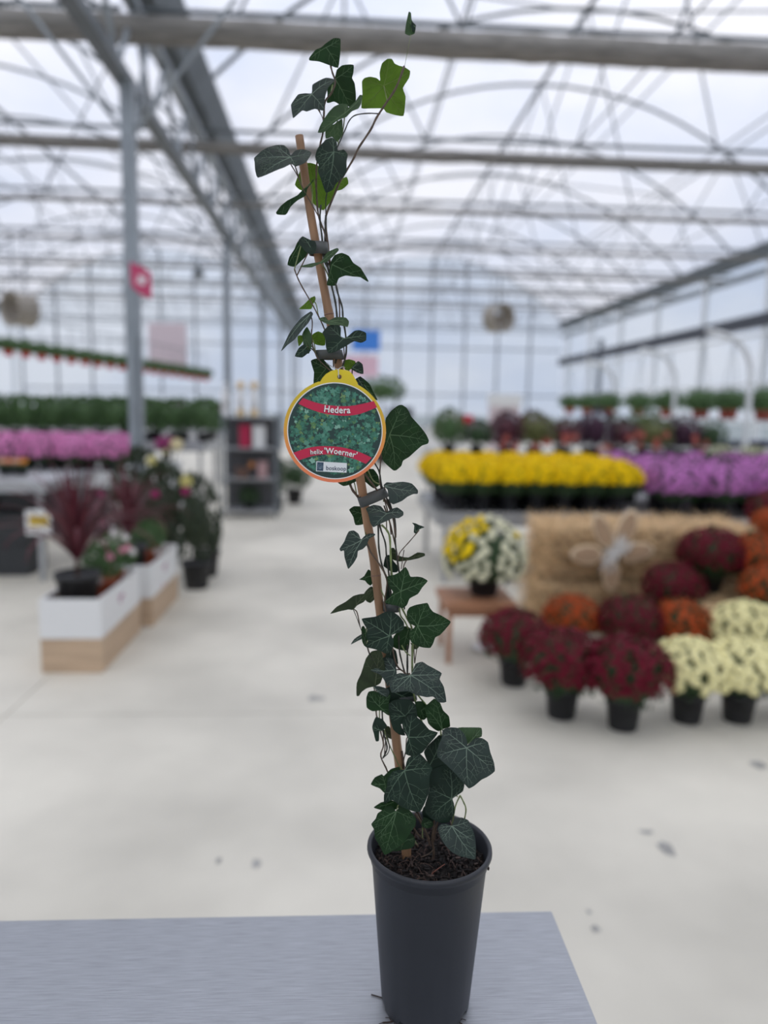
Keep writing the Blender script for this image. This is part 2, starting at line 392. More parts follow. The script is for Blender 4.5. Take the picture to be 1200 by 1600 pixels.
CR = {'A': (380, 0, 340), 'B': (380, 320, 320), 'C': (420, 560, 280), 'D': (500, 780, 240), 'E': (530, 980, 260), 'F': (550, 1130, 260), 'G': (560, 1060, 140), 'H': (430, 440, 160), 'I': (540, 960, 160), 'P': (0, 0, 1200)}
def cp_(c, p): o = CR[c]; return (o[0]+p[0]*o[2]/1200, o[1]+p[1]*o[2]/1200)
ROOT = V((PX, YP, .85))
def stemY(py): return YP
def crv(P, n=5):
    P = [V(p) for p in P]
    if len(P) < 3: return P
    out = []
    for i in range(len(P)-1):
        a = P[max(i-1, 0)]; b = P[i]; c = P[i+1]; d = P[min(i+2, len(P)-1)]
        for k in range(n):
            t = k/n; out.append(.5*((2*b)+(c-a)*t+(2*a-5*b+4*c-d)*t*t+(3*b-a-3*c+d)*t**3))
    out.append(P[-1]); return out
# cane
CANE = mat('bamboo_cane', (.30, .165, .085), .5, var=.22, scale=60, stretch=(1, 1, .15), spec=.5)
NODE = mat('bamboo_node', (.20, .11, .075), .5)
CANEP = [(467.5,212),(483,320),(498,405),(514,491),(531,580),(549,680),(565,760),(576,828),(585,880),(594.5,960),(604,1030),(613,1100),(620,1164),(624,1195),(630,1262),(636,1330)]
CQ = crv([PY(x, y, YP)-ROOT for x, y in CANEP], 4)[::-1]; CQ[0].z = ZS-.008
def cat_(t): f = t*(len(CQ)-1); i = min(int(f), len(CQ)-2); return CQ[i].lerp(CQ[i+1], f-i)
m = MB(); pts = []; rs = []; nodes = [.08, .265, .45, .62, .80]
for i in range(101):
    t = i/100; p = cat_(t); r = .0048-.0012*t
    for q in nodes: r += .0005*math.exp(-((t-q)/.008)**2)
    pts.append(p); rs.append(r)
cane = m.tube(pts, rs, 16).build('bamboo_cane', CANE, ivy, True, label='brown bamboo cane leaning left')
for q in nodes:
    p = cat_(q); d = (cat_(min(1, q+.02))-cat_(max(0, q-.02))).normalized(); r = .0048-.0012*q+.0007
    MB().tube([p-d*.0006, p, p+d*.0006], [r*.97, r, r*.97], 14).build('node_ring', NODE, cane, True)
# stems: (crop, points, radius px, offset cm toward camera, material)
ST_BR = mat('brown_ivy_stem', (.085, .055, .035), .6, var=.3, scale=200)
ST_GR = mat('green_ivy_stem', (.16, .20, .07), .5, var=.25, scale=120)
ST_DK = mat('dark_ivy_stem', (.025, .026, .018), .6, var=.2, scale=100)
STEMPTS = []
stems = [
 ('A', [(482,362),(492,400),(508,455),(485,515),(452,560),(445,640),(440,730),(424,800),(407,900),(403,980),(405,1080),(418,1200),(455,1300),(470,1420),(500,1560)], 2.0, .2, ST_BR),
 ('A', [(888,365),(842,485),(780,580),(735,650),(700,720),(640,810),(600,890),(540,990),(500,1080),(455,1200),(462,1300),(475,1420),(490,1560)], 2.3, .6, ST_BR),
 ('A', [(925,190),(905,290),(890,365)], .45, .6, ST_GR),
 ('A', [(757,628),(690,625),(620,635),(585,665),(560,720),(525,800),(480,900),(465,1040),(455,1120),(460,1300)], 1.3, .5, ST_DK),
 ('A', [(262,905),(300,970),(330,1040),(380,1130),(425,1215),(460,1330)], 1.3, .9, ST_BR),
 ('A', [(412,603),(438,650),(442,700)], .9, .4, ST_BR),
 ('B', [(455,0),(450,90),(462,190),(470,290),(480,340),(530,430),(555,520),(580,600),(585,665),(600,760),(605,840),(595,910),(560,1000)], 2.0, .9, ST_DK),
 ('B', [(485,60),(480,200),(490,330),(515,460),(540,570),(550,660),(560,800),(540,930)], 2.2, .7, ST_DK),
 ('B', [(500,340),(545,470),(562,560),(565,660),(560,800)], 1.6, .5, ST_BR),
 ('B', [(300,378),(320,430),(345,480),(400,575),(440,650),(475,725),(520,840),(530,950)], 1.5, .9, ST_BR),
 ('B', [(400,730),(403,800),(420,860),(440,905),(520,980)], 1.2, 1.2, ST_BR),
 ('C', [(450,80),(520,250),(560,500),(600,700),(700,850),(780,950),(830,1060),(850,1200)], 2.2, .9, ST_BR),
 ('C', [(560,250),(640,500),(700,680),(740,760),(760,870),(800,960),(845,1080),(850,1200)], 1.8, .8, ST_DK),
 ('C', [(540,830),(560,880),(600,930),(650,980)], 3.0, -.2, ST_BR),
 ('C', [(660,740),(700,820),(760,860),(770,960)], 1.6, .5, ST_GR),
 ('C', [(755,640),(745,740),(745,830),(760,900),(800,1040),(820,1180)], 1.6, .7, ST_BR),
 ('D', [(445,60),(455,200),(460,380),(485,520),(530,640),(560,800),(580,900),(600,1000)], 2.1, .9, ST_DK),
 ('D', [(460,60),(470,215),(510,340),(520,450),(540,600),(560,800)], 1.9, .8, ST_DK),
 ('D', [(480,200),(520,240),(545,300),(552,450),(562,600),(600,760),(640,850)], 2.4, 1.0, ST_GR),
 ('D', [(535,0),(580,150),(590,350),(612,540),(650,700),(660,860)], 1.7, .9, ST_DK),
 ('D', [(500,50),(545,180),(575,300),(600,420),(615,540),(650,760)], 1.7, .7, ST_BR),
 ('D', [(775,242),(700,330),(650,385),(620,425),(612,470)], 1.2, 1.0, ST_BR),
 ('D', [(657,395),(645,470),(635,545)], 1.0, .9, ST_BR),
 ('D', [(365,350),(400,420),(465,510),(520,620),(520,700),(505,800),(520,900)], 1.8, 1.1, ST_BR),
 ('D', [(262,865),(300,960),(350,1100),(385,1210),(420,1260)], .9, .9, ST_DK),
 ('D', [(640,850),(680,930),(715,1000),(726,1100),(722,1220),(722,1320)], 2.2, 1.2, ST_GR),
 ('D', [(620,850),(630,910),(660,950),(690,1010)], 1.8, 1.0, ST_GR),
 ('E', [(430,60),(432,140),(440,200),(470,320),(500,400)], 2.0, .7, ST_DK),
 ('E', [(385,150),(400,230),(425,290),(475,330),(500,380)], 2.0, 1.1, ST_BR),
 ('E', [(492,130),(492,250),(495,400),(520,600),(560,800),(580,1000),(560,1300),(540,1500)], 2.4, .5, ST_DK),
 ('E', [(527,130),(526,250),(530,400),(548,530),(600,700)], 2.2, .8, ST_GR),
 ('E', [(562,140),(545,260)], 1.0, .6, ST_BR),
 ('E', [(450,130),(480,180),(512,205)], 1.6, 1.0, ST_GR),
 ('E', [(560,480),(600,530),(650,590),(720,700),(735,780)], 2.1, .9, ST_GR),
 ('E', [(265,590),(270,640),(290,700),(300,760),(320,850),(300,930),(350,1045),(420,1250),(520,1500)], 1.8, 1.0, ST_BR),
 ('E', [(310,590),(312,660),(320,760),(345,860),(335,905),(318,940)], 2.0, .8, ST_DK),
 ('E', [(340,760),(362,860),(350,910),(318,940),(305,950)], 1.2, 1.0, ST_DK),
 ('E', [(325,740),(350,820),(397,925),(440,1010),(520,1100)], 1.5, .8, ST_GR),
 ('E', [(480,900),(465,960),(460,1020)], 1.5, .4, ST_DK),
 ('F', [(360,200),(380,330),(420,500),(500,700),(550,830),(560,880)], 2.4, .4, ST_BR),
 ('F', [(455,650),(500,720),(540,800),(555,835)], 2.6, .9, ST_BR),
 ('F', [(438,745),(475,800),(515,835)], 2.0, 1.0, ST_BR),
 ('F', [(590,640),(592,740),(580,830),(590,930),(585,985)], 3.0, .8, ST_BR),
 ('F', [(500,965),(550,945),(585,915)], 1.4, 1.6, ST_BR),
 ('F', [(780,520),(745,600),(730,690),(715,740)], 1.8, 1.8, ST_GR),
 ('F', [(780,522),(805,570),(822,620),(812,690)], 1.8, 1.2, ST_GR),
 ('F', [(700,560),(650,650),(610,740),(590,850)], 2.2, .6, ST_BR),
 ('F', [(450,860),(478,890)], 1.6, 1.4, ST_BR),
 ('F', [(730,400),(725,470),(760,530)], 1.6, .4, ST_GR),
]
for (c, pts, r, o, mm) in stems:
    P = []
    for p in pts:
        x, y = cp_(c, p); P.append(PY(x, y, YP-o/100)-ROOT)
    P = [p for p in P if p.z > ZS-.004]
    Q = crv(P, 4); STEMPTS += Q
    n = len(Q); rr = r*.00060*.5*1.35
    MB().tube(Q, [rr*(1+.12*sin(i*1.7)) for i in range(n)], 7).build('stem', mm, ivy, True)
# clips (grey flat tape rings round cane and stems)
TAPE = mat('grey_tie_tape', (.060, .065, .062), .45)
def clip(c, q, o):   # q: left-top, left-bottom, right-bottom, right-top pixel corners
    a, b, d, e = [PY(*cp_(c, p), YP-o/100)-ROOT for p in q]
    m = MB(); n = 24; vs = []
    top0, bot0, bot1, top1 = a, b, d, e
    for k in range(n):
        t = 2*pi*k/n; u = .5-.5*cos(t); w_ = sin(t)*abs(sin(t))**-.4 if abs(sin(t)) > 1e-6 else 0
        for (s0, s1) in ((top0, top1), (bot0, bot1)):
            p = s0.lerp(s1, u); vs.append(p+V((0, -w_*.0065+.004, 0)))
    fs = [(2*k, 2*((k+1) % n), 2*((k+1) % n)+1, 2*k+1) for k in range(n)]
    o_ = m.add(vs, fs).build('tie_clip', TAPE, ivy, True)
    s = o_.modifiers.new('thickness', 'SOLIDIFY'); s.thickness = .0008
clip('B', [(385,212),(390,288),(500,290),(490,218)], .9)
clip('B', [(425,850),(440,905),(590,905),(575,850)], .9)
clip('C', [(598,938),(620,1002),(803,925),(772,868)], 1.2)
clip('D', [(500,815),(500,880),(625,880),(620,820)], .7)
clip('E', [(380,505),(385,545),(560,530),(555,490)], .4)

# ---- leaves
def leafmat(name, col, rough, trans, back, spec=.5):
    return mat(name, col, rough, var=.22, scale=70, trans=trans, spec=spec, back=back, bump=.15)
LM = {
 'd': leafmat('mature_ivy_leaf', (.009, .023, .013), .5, .12, (.05, .08, .04), .25),
 'g': leafmat('waxy_ivy_leaf', (.014, .028, .020), .42, .10, (.05, .08, .05), .40),
 'm': leafmat('green_ivy_leaf', (.012, .038, .010), .5, .22, (.05, .09, .03), .22),
 'y': leafmat('young_ivy_leaf', (.085, .165, .015), .5, .55, (.10, .18, .02), .35),
 'l': leafmat('fresh_ivy_leaf', (.042, .085, .032), .45, .38, (.07, .12, .045), .4),
 'u': leafmat('leaf_underside', (.030, .045, .018), .6, .15, (.045, .065, .03), .3)}
VM = {'d': mat('pale_vein', (.075, .125, .075), .5), 'y': mat('light_vein', (.16, .25, .04), .5, trans=.3), 'u': mat('olive_vein', (.09, .11, .05), .5)}
VM['g'] = mat('silver_vein', (.13, .18, .13), .5); VM['m'] = mat('green_vein', (.06, .12, .045), .5); VM['l'] = mat('fresh_vein', (.11, .18, .08), .5, trans=.2)
def inside(p, poly):
    c = False; n = len(poly); j = n-1
    for i in range(n):
        a, b = poly[i], poly[j]
        if (a[1] > p[1]) != (b[1] > p[1]) and p[0] < (b[0]-a[0])*(p[1]-a[1])/(b[1]-a[1])+a[0]: c = not c
        j = i
    return c
def segd(p, a, b):
    ax, ay = a; bx, by = b; dx, dy = bx-ax, by-ay; l2 = dx*dx+dy*dy
    t = 0 if l2 == 0 else max(0, min(1, ((p[0]-ax)*dx+(p[1]-ay)*dy)/l2)); return hypot(p[0]-ax-t*dx, p[1]-ay-t*dy)
leafcount = 0
def leaf(c, cen, pts, tips, o, n, mt, cup=.5, pet=True, label=None):
    global leafcount
    leafcount += 1; seed = leafcount
    nrm = V(n).normalized(); P0 = PY(*cp_(c, cen), YP-o/100)
    U = V((0, 0, 1)).cross(nrm).normalized() if abs(nrm.z) < .98 else V((1, 0, 0)); W = nrm.cross(U)
    def l2(p): q = PP(*cp_(c, p), P0, nrm)-P0; return (q.dot(U), q.dot(W))
    out = [l2(p) for p in pts]; T = [l2(p) for p in tips]
    S = max(hypot(*p) for p in out)
    # smooth outline
    O = []
    k = len(out)
    for i in range(k):
        a, b, cc, d = out[i-1], out[i], out[(i+1) % k], out[(i+2) % k]
        for t in (0, .33, .67):
            f = lambda a, b, c, d: .5*((2*b)+(c-a)*t+(2*a-5*b+4*c-d)*t*t+(3*b-a-3*c+d)*t**3)
            g = (f(a[0], b[0], cc[0], d[0]), f(a[1], b[1], cc[1], d[1])); lin = (b[0]+(cc[0]-b[0])*t, b[1]+(cc[1]-b[1])*t)
            O.append((g[0]*.5+lin[0]*.5, g[1]*.5+lin[1]*.5))
    xs = [p[0] for p in O]; ys = [p[1] for p in O]; st = max(max(xs)-min(xs), max(ys)-min(ys))/15
    inn = []
    x = min(xs); row = 0
    while x < max(xs):
        y = min(ys)+(st/2 if row % 2 else 0)
        while y < max(ys):
            if inside((x, y), O) and min(segd((x, y), O[i-1], O[i]) for i in range(len(O))) > st*.35: inn.append((x, y))
            y += st
        x += st*.87; row += 1
    ne = len(O)
    r = delaunay_2d_cdt([V(p) for p in O+inn], [(i, (i+1) % ne) for i in range(ne)], [], 1, 1e-6)
    def hz(p):
        dd = min([segd(p, (0, 0), t) for t in T] or [1])/S; rr = hypot(*p)/S
        return S*(-.16*cup*rr*rr + .10*min(dd, .22)/.22*.5*(1-math.exp(-rr*3)) + .035*noise.noise(V((p[0]/S*2.2, p[1]/S*2.2, seed)))*rr)
    def w3(p, e=0): return U*p[0]+W*p[1]+nrm*(hz(p)+e)
    m = MB(); m.add([w3((q.x, q.y)) for q in r[0]], [tuple(f) for f in r[2]])
    # faces toward the visible side
    me = m.mesh('leaf', LM[mt], True)
    tot = sum((f.normal for f in me.polygons), V((0, 0, 0)))
    if tot.dot(nrm) < 0: me.flip_normals()
    lo = link('leaf', me, ivy, loc=P0-ROOT, label=label)
    # veins
    vm = MB()
    def strip(poly, w0, w1):
        L_ = len(poly); vs = []
        for i, p in enumerate(poly):
            a = poly[max(0, i-1)]; b = poly[min(L_-1, i+1)]; dx, dy = b[0]-a[0], b[1]-a[1]; q = hypot(dx, dy) or 1
            wd = w0+(w1-w0)*i/(L_-1); nx, ny = -dy/q*wd, dx/q*wd; vs += [w3((p[0]+nx, p[1]+ny), .00012), w3((p[0], p[1]), .00032), w3((p[0]-nx, p[1]-ny), .00012)]
        vm.add(vs, [f for i in range(L_-1) for f in ((3*i, 3*i+1, 3*i+4, 3*i+3), (3*i+1, 3*i+2, 3*i+5, 3*i+4))])
    rnd = random.Random(seed)
    for t in T:
        Lt = hypot(*t); 
        if Lt < 1e-4: continue
        bend = rnd.uniform(-.05, .05); px, py = -t[1]*bend, t[0]*bend
        nn = 9; poly = []
        for i in range(nn+1):
            s = i/nn*.95; q = (t[0]*s+px*sin(s*pi), t[1]*s+py*sin(s*pi))
            if i > 1 and not inside(q, O): break
            poly.append(q)
        if len(poly) < 3: continue
        strip(poly, .00044 if Lt > .02 else .00030, .00014)
        for si, s in enumerate((.22, .46, .68) if Lt > .026 else (.3, .6)):
            for sg in (-1, 1):
                s_ = s+rnd.uniform(-.04, .04)+(.07 if sg > 0 else 0)
                base = (t[0]*s_+px*sin(s_*pi), t[1]*s_+py*sin(s_*pi)); a = atan2(t[1], t[0])+sg*rnd.uniform(.75, 1.05); ll = Lt*.62*(1.05-s_)+S*.05
                q = [base]; aa = a; n_ = 9
                for i in range(n_):
                    aa += -sg*.055+rnd.uniform(-.09, .09); p = (q[-1][0]+cos(aa)*ll/n_, q[-1][1]+sin(aa)*ll/n_)
                    if not inside(p, O) or min([segd(p, (0, 0), t2) for t2 in T if t2 is not t] or [1]) < .0008: break
                    q.append(p)
                if len(q) > 2: strip(q, .00018, .00008)
                if len(q) > 5 and S > .03:
                    for sg2 in (-1, 1):
                        b0 = q[len(q)//2+(sg2 > 0)]; ab = aa+sg2*rnd.uniform(.8, 1.2); q2 = [b0]
                        for i in range(4):
                            ab += rnd.uniform(-.2, .2); p = (q2[-1][0]+cos(ab)*ll*.09, q2[-1][1]+sin(ab)*ll*.09)
                            if not inside(p, O) or min(segd(p, (0, 0), t2) for t2 in T) < .0006: break
                            q2.append(p)
                        if len(q2) > 2: strip(q2, .00011, .00006)
    if vm.v: vm.build('veins', VM[mt], lo, True)
    if pet:
        tgt = min((s for s in STEMPTS if s.z < P0.z-ROOT.z+.004), key=lambda s: (s-(P0-ROOT)-V((0, 0, -.018))).length, default=None)
        if tgt is not None:
            d = tgt-(P0-ROOT)
            if .004 < d.length < .06:
                mid = d*.5+V((0, .004, .003)) - nrm*.002
                MB().tube(crv([-nrm*.0004, mid, d], 5), .00055, 6).build('petiole', ST_GR if mt in 'ylm' else ST_BR, lo, True)
    return lo
# --- A: top
leaf('A', (457,262), [(455,240),(500,210),(535,212),(537,255),(535,300),(523,372),(470,358),(420,340),(365,332),(364,315),(400,275),(430,262)], [(533,214),(523,368),(368,322)], .4, (-.1,-1,-.1), 'm', .5)
leaf('A', (378,520), [(378,515),(382,470),(410,450),(455,425),(500,430),(470,480),(455,520),(448,560),(440,605),(395,600),(350,615),(325,608),(300,625),(268,643),(262,600),(257,570),(280,545),(305,520),(345,515)], [(495,432),(443,597),(268,636),(259,572)], .9, (-.4,-1,.2), 'g', .8)
leaf('A', (507,435), [(505,430),(515,385),(545,360),(590,355),(612,360),(608,400),(600,430),(615,460),(622,520),(622,560),(590,590),(565,578),(535,578),(500,560),(475,568),(462,565),(465,520),(462,480),(480,455)], [(610,360),(590,588),(464,563)], -.6, (.3,-1,-.4), 'm', .5)
leaf('A', (775,472), [(655,450),(670,430),(700,423),(735,430),(755,445),(752,400),(765,350),(795,325),(820,325),(835,350),(860,362),(890,370),(922,392),(915,430),(880,485),(895,530),(893,580),(885,640),(840,635),(790,620),(770,598),(700,598),(652,597),(657,520)], [(805,326),(920,395),(885,638),(654,595),(662,440)], -.9, (.05,-1,-.45), 'y', .4, label='bright yellow-green backlit leaf')
leaf('A', (560,625), [(407,722),(420,690),(440,660),(470,620),(500,590),(540,572),(575,575),(580,592),(615,560),(640,520),(655,520),(650,570),(635,600),(600,615),(570,645),(545,655),(520,665),(500,680),(445,725)], [(410,720),(573,577),(655,524)], 1.2, (-.2,-1,.1), 'l', .8)
leaf('A', (520,665), [(455,710),(500,685),(545,655),(548,700),(546,745),(520,783),(490,755),(455,765)], [(457,763),(520,780)], .8, (.1,-1,-.3), 'l', .3)
leaf('A', (500,838), [(397,855),(410,820),(440,790),(455,770),(490,755),(515,780),(522,830),(555,825),(577,850),(570,890),(570,940),(555,970),(510,1010),(495,1035),(455,1045),(435,1000),(412,940),(415,905),(400,880)], [(490,758),(575,850),(458,1040),(400,862),(414,935)], 1.8, (0,-1,.25), 'd', .9)
leaf('A', (262,868), [(262,855),(290,830),(330,822),(375,835),(365,870),(345,900),(290,918),(265,905),(230,925),(150,950),(75,967),(62,930),(60,890),(55,855),(100,825),(150,805),(180,795),(225,802),(250,825)], [(370,837),(290,915),(77,963),(57,857),(180,798)], 1.5, (-.15,-1,.35), 'g', .7)
leaf('A', (390,990), [(330,905),(370,898),(410,910),(430,940),(500,1000),(570,975),(580,1015),(545,1045),(505,1055),(490,1100),(445,1160),(420,1150),(385,1120),(350,1060),(310,1045),(285,1020),(300,975)], [(370,900),(578,1013),(445,1156),(288,1020)], -1.2, (0,-1,-.45), 'y', .3, label='olive backlit leaf behind the cane')
leaf('A', (372,1010), [(172,1170),(200,1135),(240,1105),(300,1075),(330,1045),(360,1025),(385,990),(390,995),(355,1040),(345,1080),(300,1105),(260,1140),(240,1175),(225,1185),(180,1182)], [(175,1172)], 1.2, (-.3,-1,-.2), 'm', .6)
leaf('A', (928,175), [(915,62),(928,68),(930,110),(950,150),(945,185),(915,197),(892,185),(895,145),(905,100)], [(920,66)], .6, (.2,-1,-.2), 'l', .8, pet=False, label='tiny curled leaf at the topmost tip')
leaf('A', (938,140), [(930,120),(952,138),(950,160),(945,180),(932,170),(925,145)], [(950,150)], .8, (.2,-1,-.1), 'd', .8, pet=False)
# --- B
leaf('B', (345,215), [(320,215),(345,225),(365,255),(385,285),(350,320),(300,365),(255,355),(270,305),(300,260)], [(262,350),(298,362)], -.3, (-.3,-1,-.4), 'm', .5)
leaf('B', (395,250), [(345,180),(390,205),(420,212),(430,240),(420,285),(390,290),(360,270),(320,215)], [(347,184)], 1.6, (-.2,-1,.3), 'd', .7)
leaf('B', (455,338), [(330,360),(400,342),(455,333),(490,280),(550,250),(560,265),(530,300),(490,335),(450,345),(400,368)], [(335,361),(553,256)], 1.7, (0,-1,.1), 'l', .5)
leaf('B', (520,350), [(490,470),(505,400),(510,340),(535,295),(580,282),(620,300),(645,340),(690,370),(740,445),(735,452),(690,425),(640,420),(600,415),(560,430),(545,470),(530,475)], [(500,468),(737,448),(585,286)], 1.3, (.2,-1,-.2), 'm', .9)
leaf('B', (408,560), [(325,612),(360,580),(395,545),(420,535),(425,555),(410,580),(400,610),(360,612)], [(330,611),(420,538)], -.3, (-.2,-1,-.4), 'y', .4)
leaf('B', (393,640), [(210,850),(250,780),(290,720),(345,660),(395,625),(410,640),(385,690),(340,740),(300,790),(250,820)], [(213,847),(330,735),(290,725)], 1.3, (-.6,-1,.4), 'g', .5, label='pale silvery leaf hanging left')
leaf('B', (350,750), [(345,760),(375,715),(400,760),(400,830),(380,870),(360,860)], [(380,865)], .9, (-.5,-1,.1), 'l', .6)
leaf('B', (335,772), [(318,770),(345,765),(350,800),(325,830)], [(326,825)], .2, (0,-1,-.3), 'y', .3)
leaf('B', (405,785), [(440,742),(410,755),(395,775),(400,800),(430,820),(480,825),(478,760)], [(440,745),(478,823)], -.3, (.1,-1,-.4), 'y', .4)
leaf('B', (375,830), [(300,885),(325,840),(360,815),(370,850),(400,850),(380,870),(345,895)], [(304,884),(360,818)], 1.3, (-.2,-1,.2), 'd', .6)
leaf('B', (510,682), [(440,665),(480,657),(500,678),(540,660),(600,660),(620,680),(612,712),(560,705),(510,705),(470,690)], [(442,664),(611,708),(617,680)], 1.8, (0,-1,.45), 'l', .5)
leaf('B', (585,785), [(465,745),(500,705),(545,700),(572,720),(572,770),(600,780),(650,740),(680,732),(722,745),(722,790),(690,808),(650,800),(600,830),(540,862),(500,865),(485,830),(480,780)], [(505,706),(722,762),(492,860)], 2.2, (.1,-1,.25), 'd', .9)
leaf('B', (485,960), [(395,915),(430,900),(470,905),(520,965),(500,1010),(440,1060),(410,1055),(415,980)], [(400,915),(412,1052)], .3, (-.2,-1,-.2), 'm', .5)
leaf('B', (640,930), [(585,915),(620,905),(655,915),(660,940),(620,970),(595,965)], [(600,962),(622,907)], .7, (0,-1,-.3), 'y', .4)
leaf('B', (640,955), [(632,962),(650,935),(675,915),(700,935),(705,990),(670,985)], [(703,986),(676,918)], 1.4, (.2,-1,.2), 'd', .5)
leaf('B', (680,1015), [(655,1025),(690,1008),(740,1050),(760,1090),(790,1145),(750,1130),(700,1090)], [(785,1138)], .2, (.2,-1,0), 'm', .5)
leaf('B', (672,1018), [(655,1025),(688,1005),(705,1040),(710,1075),(680,1060)], [(706,1070)], .9, (-.2,-1,.2), 'd', .5)
# --- C
leaf('C', (808,512), [(785,500),(778,440),(782,400),(820,350),(870,315),(900,312),(930,335),(955,390),(1010,450),(1060,510),(1083,550),(1075,572),(1030,585),(985,620),(940,660),(900,685),(890,720),(860,750),(840,752),(800,720),(770,690),(757,640),(757,600),(775,540)], [(900,315),(1080,556),(848,749),(762,640)], 2.2, (.25,-1,0), 'm', .7, label='large leaf right of the round tag')
leaf('C', (775,855), [(768,850),(790,830),(830,832),(900,822),(960,835),(1003,875),(1000,900),(970,905),(930,925),(890,955),(835,975),(810,960),(800,915),(795,880)], [(1001,882),(837,971),(900,825)], 1.9, (.1,-1,.5), 'g', .7)
leaf('C', (790,1040), [(650,1000),(700,980),(750,990),(785,1030),(820,1010),(860,998),(900,1025),(900,1050),(870,1070),(830,1070),(790,1090),(740,1110),(700,1128),(680,1100),(665,1040)], [(655,1002),(703,1124),(898,1030)], 2.2, (-.1,-1,.45), 'g', .7)
leaf('C', (628,1040), [(538,1015),(570,990),(610,990),(628,1000),(636,1060),(632,1110),(580,1118),(565,1060)], [(542,1016),(582,1115)], -.7, (0,-1,-.3), 'm', .4)
leaf('C', (985,1160), [(960,1100),(985,1105),(1005,1115),(1045,1130),(1010,1145),(990,1175),(970,1165),(975,1120)], [(963,1101),(1040,1130)], 1.0, (.2,-1,.2), 'd', .6, pet=False)
leaf('C', (560,815), [(460,832),(520,822),(590,800),(600,815),(540,845),(500,855)], [(465,833)], .0, (0,-1,-.2), 'm', .4)
leaf('C', (640,760), [(600,790),(640,745),(700,740),(735,790),(740,850),(700,870),(650,830)], [(735,845)], -.3, (.1,-1,0), 'm', .4)
# --- D
leaf('D', (328,318), [(320,315),(300,270),(265,245),(225,250),(205,290),(190,330),(150,385),(160,405),(185,400),(190,450),(205,510),(217,542),(260,500),(290,450),(297,405),(335,390),(365,360),(385,310),(430,280),(425,268),(380,268),(345,290)], [(228,253),(154,390),(216,538),(425,275)], 1.8, (-.2,-1,.35), 'g', .7)
leaf('D', (390,600), [(305,630),(345,600),(375,550),(395,560),(420,640),(395,675),(370,660),(350,635)], [(308,630)], -.5, (-.1,-1,-.1), 'm', .5)
leaf('D', (430,700), [(345,735),(400,680),(490,740),(430,780),(395,812),(360,795)], [(350,735),(395,808)], -.4, (0,-1,.1), 'u', .4)
leaf('D', (262,862), [(75,905),(130,840),(200,800),(260,755),(310,742),(355,745),(370,770),(340,805),(290,830),(260,865),(220,862),(150,880)], [(80,903),(352,750)], 1.2, (-.2,-1,-.3), 'u', .6)
leaf('D', (325,1070), [(240,1135),(270,1090),(325,1055),(330,1090),(290,1110)], [(244,1132)], -1.0, (0,-1,.5), 'g', .4)
leaf('D', (682,470), [(565,470),(545,420),(560,385),(580,385),(610,440),(690,455),(760,415),(815,425),(820,445),(770,462),(690,478),(620,485)], [(560,390),(817,432)], -.6, (0,-1,-.3), 'u', .5)
leaf('D', (560,520), [(495,520),(510,450),(540,435),(580,490),(620,540),(600,570),(560,570),(520,540)], [(540,438)], -.2, (0,-1,0), 'd', .4)
leaf('D', (632,720), [(668,530),(690,560),(707,605),(760,605),(800,612),(845,640),(800,690),(765,740),(700,775),(680,825),(645,853),(600,830),(560,825),(505,805),(540,770),(570,725),(545,690),(530,650),(525,605),(580,590),(620,570)], [(668,534),(842,641),(646,850),(509,804),(528,610)], 2.2, (.05,-1,.15), 'm', .6)
leaf('D', (542,1070), [(325,935),(380,925),(440,915),(510,880),(560,875),(615,910),(655,960),(655,1010),(620,1040),(560,1062),(575,1100),(575,1140),(560,1180),(520,1210),(470,1185),(420,1170),(355,1155),(375,1110),(360,1070),(370,1020),(345,980)], [(330,938),(555,878),(653,985),(520,1206),(358,1152)], 2.6, (-.05,-1,.25), 'd', .6)
leaf('D', (762,990), [(680,880),(700,845),(750,825),(840,812),(860,850),(885,880),(950,910),(1028,962),(990,1010),(940,1060),(900,1080),(885,1130),(865,1165),(810,1160),(760,1145),(715,1120),(697,1070),(700,1030),(745,995),(700,970),(680,930)], [(840,815),(1025,962),(864,1162),(717,1117),(684,888)], 2.2, (.1,-1,.1), 'm', .6)
leaf('D', (690,1020), [(575,1070),(650,990),(710,1010),(700,1120),(690,1180),(640,1185),(560,1150)], [(650,1180)], .5, (0,-1,-.1), 'm', .4)
leaf('D', (360,1010), [(325,1000),(345,990),(370,1060),(365,1150),(345,1150),(328,1110)], [(345,1145)], .9, (-.3,-1,-.2), 'm', .4)
leaf('D', (735,1130), [(705,1120),(775,1145),(760,1170),(735,1170)], [(760,1165)], .6, (0,-1,.2), 'u', .3)
leaf('D', (560,760), [(520,650),(560,720),(560,800),(530,830),(508,800),(515,720)], [(530,820)], .4, (0,-1,0), 'd', .3)
# --- E
leaf('E', (260,420), [(120,500),(128,400),(160,330),(190,230),(230,180),(290,175),(310,220),(330,300),(300,400),(260,425),(200,440),(160,470),(140,500)], [(125,495),(285,180)], .6, (-.4,-1,-.2), 'u', .6)
leaf('E', (402,308), [(215,305),(260,250),(330,215),(390,230),(410,290),(415,340),(380,370),(350,430),(335,400),(300,345)], [(218,305),(350,431),(335,215)], 1.5, (-.3,-1,.4), 'g', .5)
leaf('E', (370,200), [(330,215),(370,150),(410,170),(425,260),(400,300),(360,250)], [(372,155)], .8, (0,-1,0), 'd', .3)
leaf('E', (515,347), [(480,338),(515,345),(550,265),(600,248),(640,275),(690,300),(742,330),(725,375),(755,430),(778,535),(720,540),(680,500),(630,505),(560,490),(520,470),(490,462),(440,465),(378,470),(360,400),(390,350),(440,330)], [(600,250),(740,335),(775,533),(380,468),(364,390),(510,465)], 2.6, (.05,-1,.55), 'g', .6, label='silvery waxy five-lobed leaf')
leaf('E', (248,430), [(245,428),(290,425),(350,445),(362,470),(345,505),(290,480)], [(345,502)], 1.2, (-.2,-1,.3), 'g', .4)
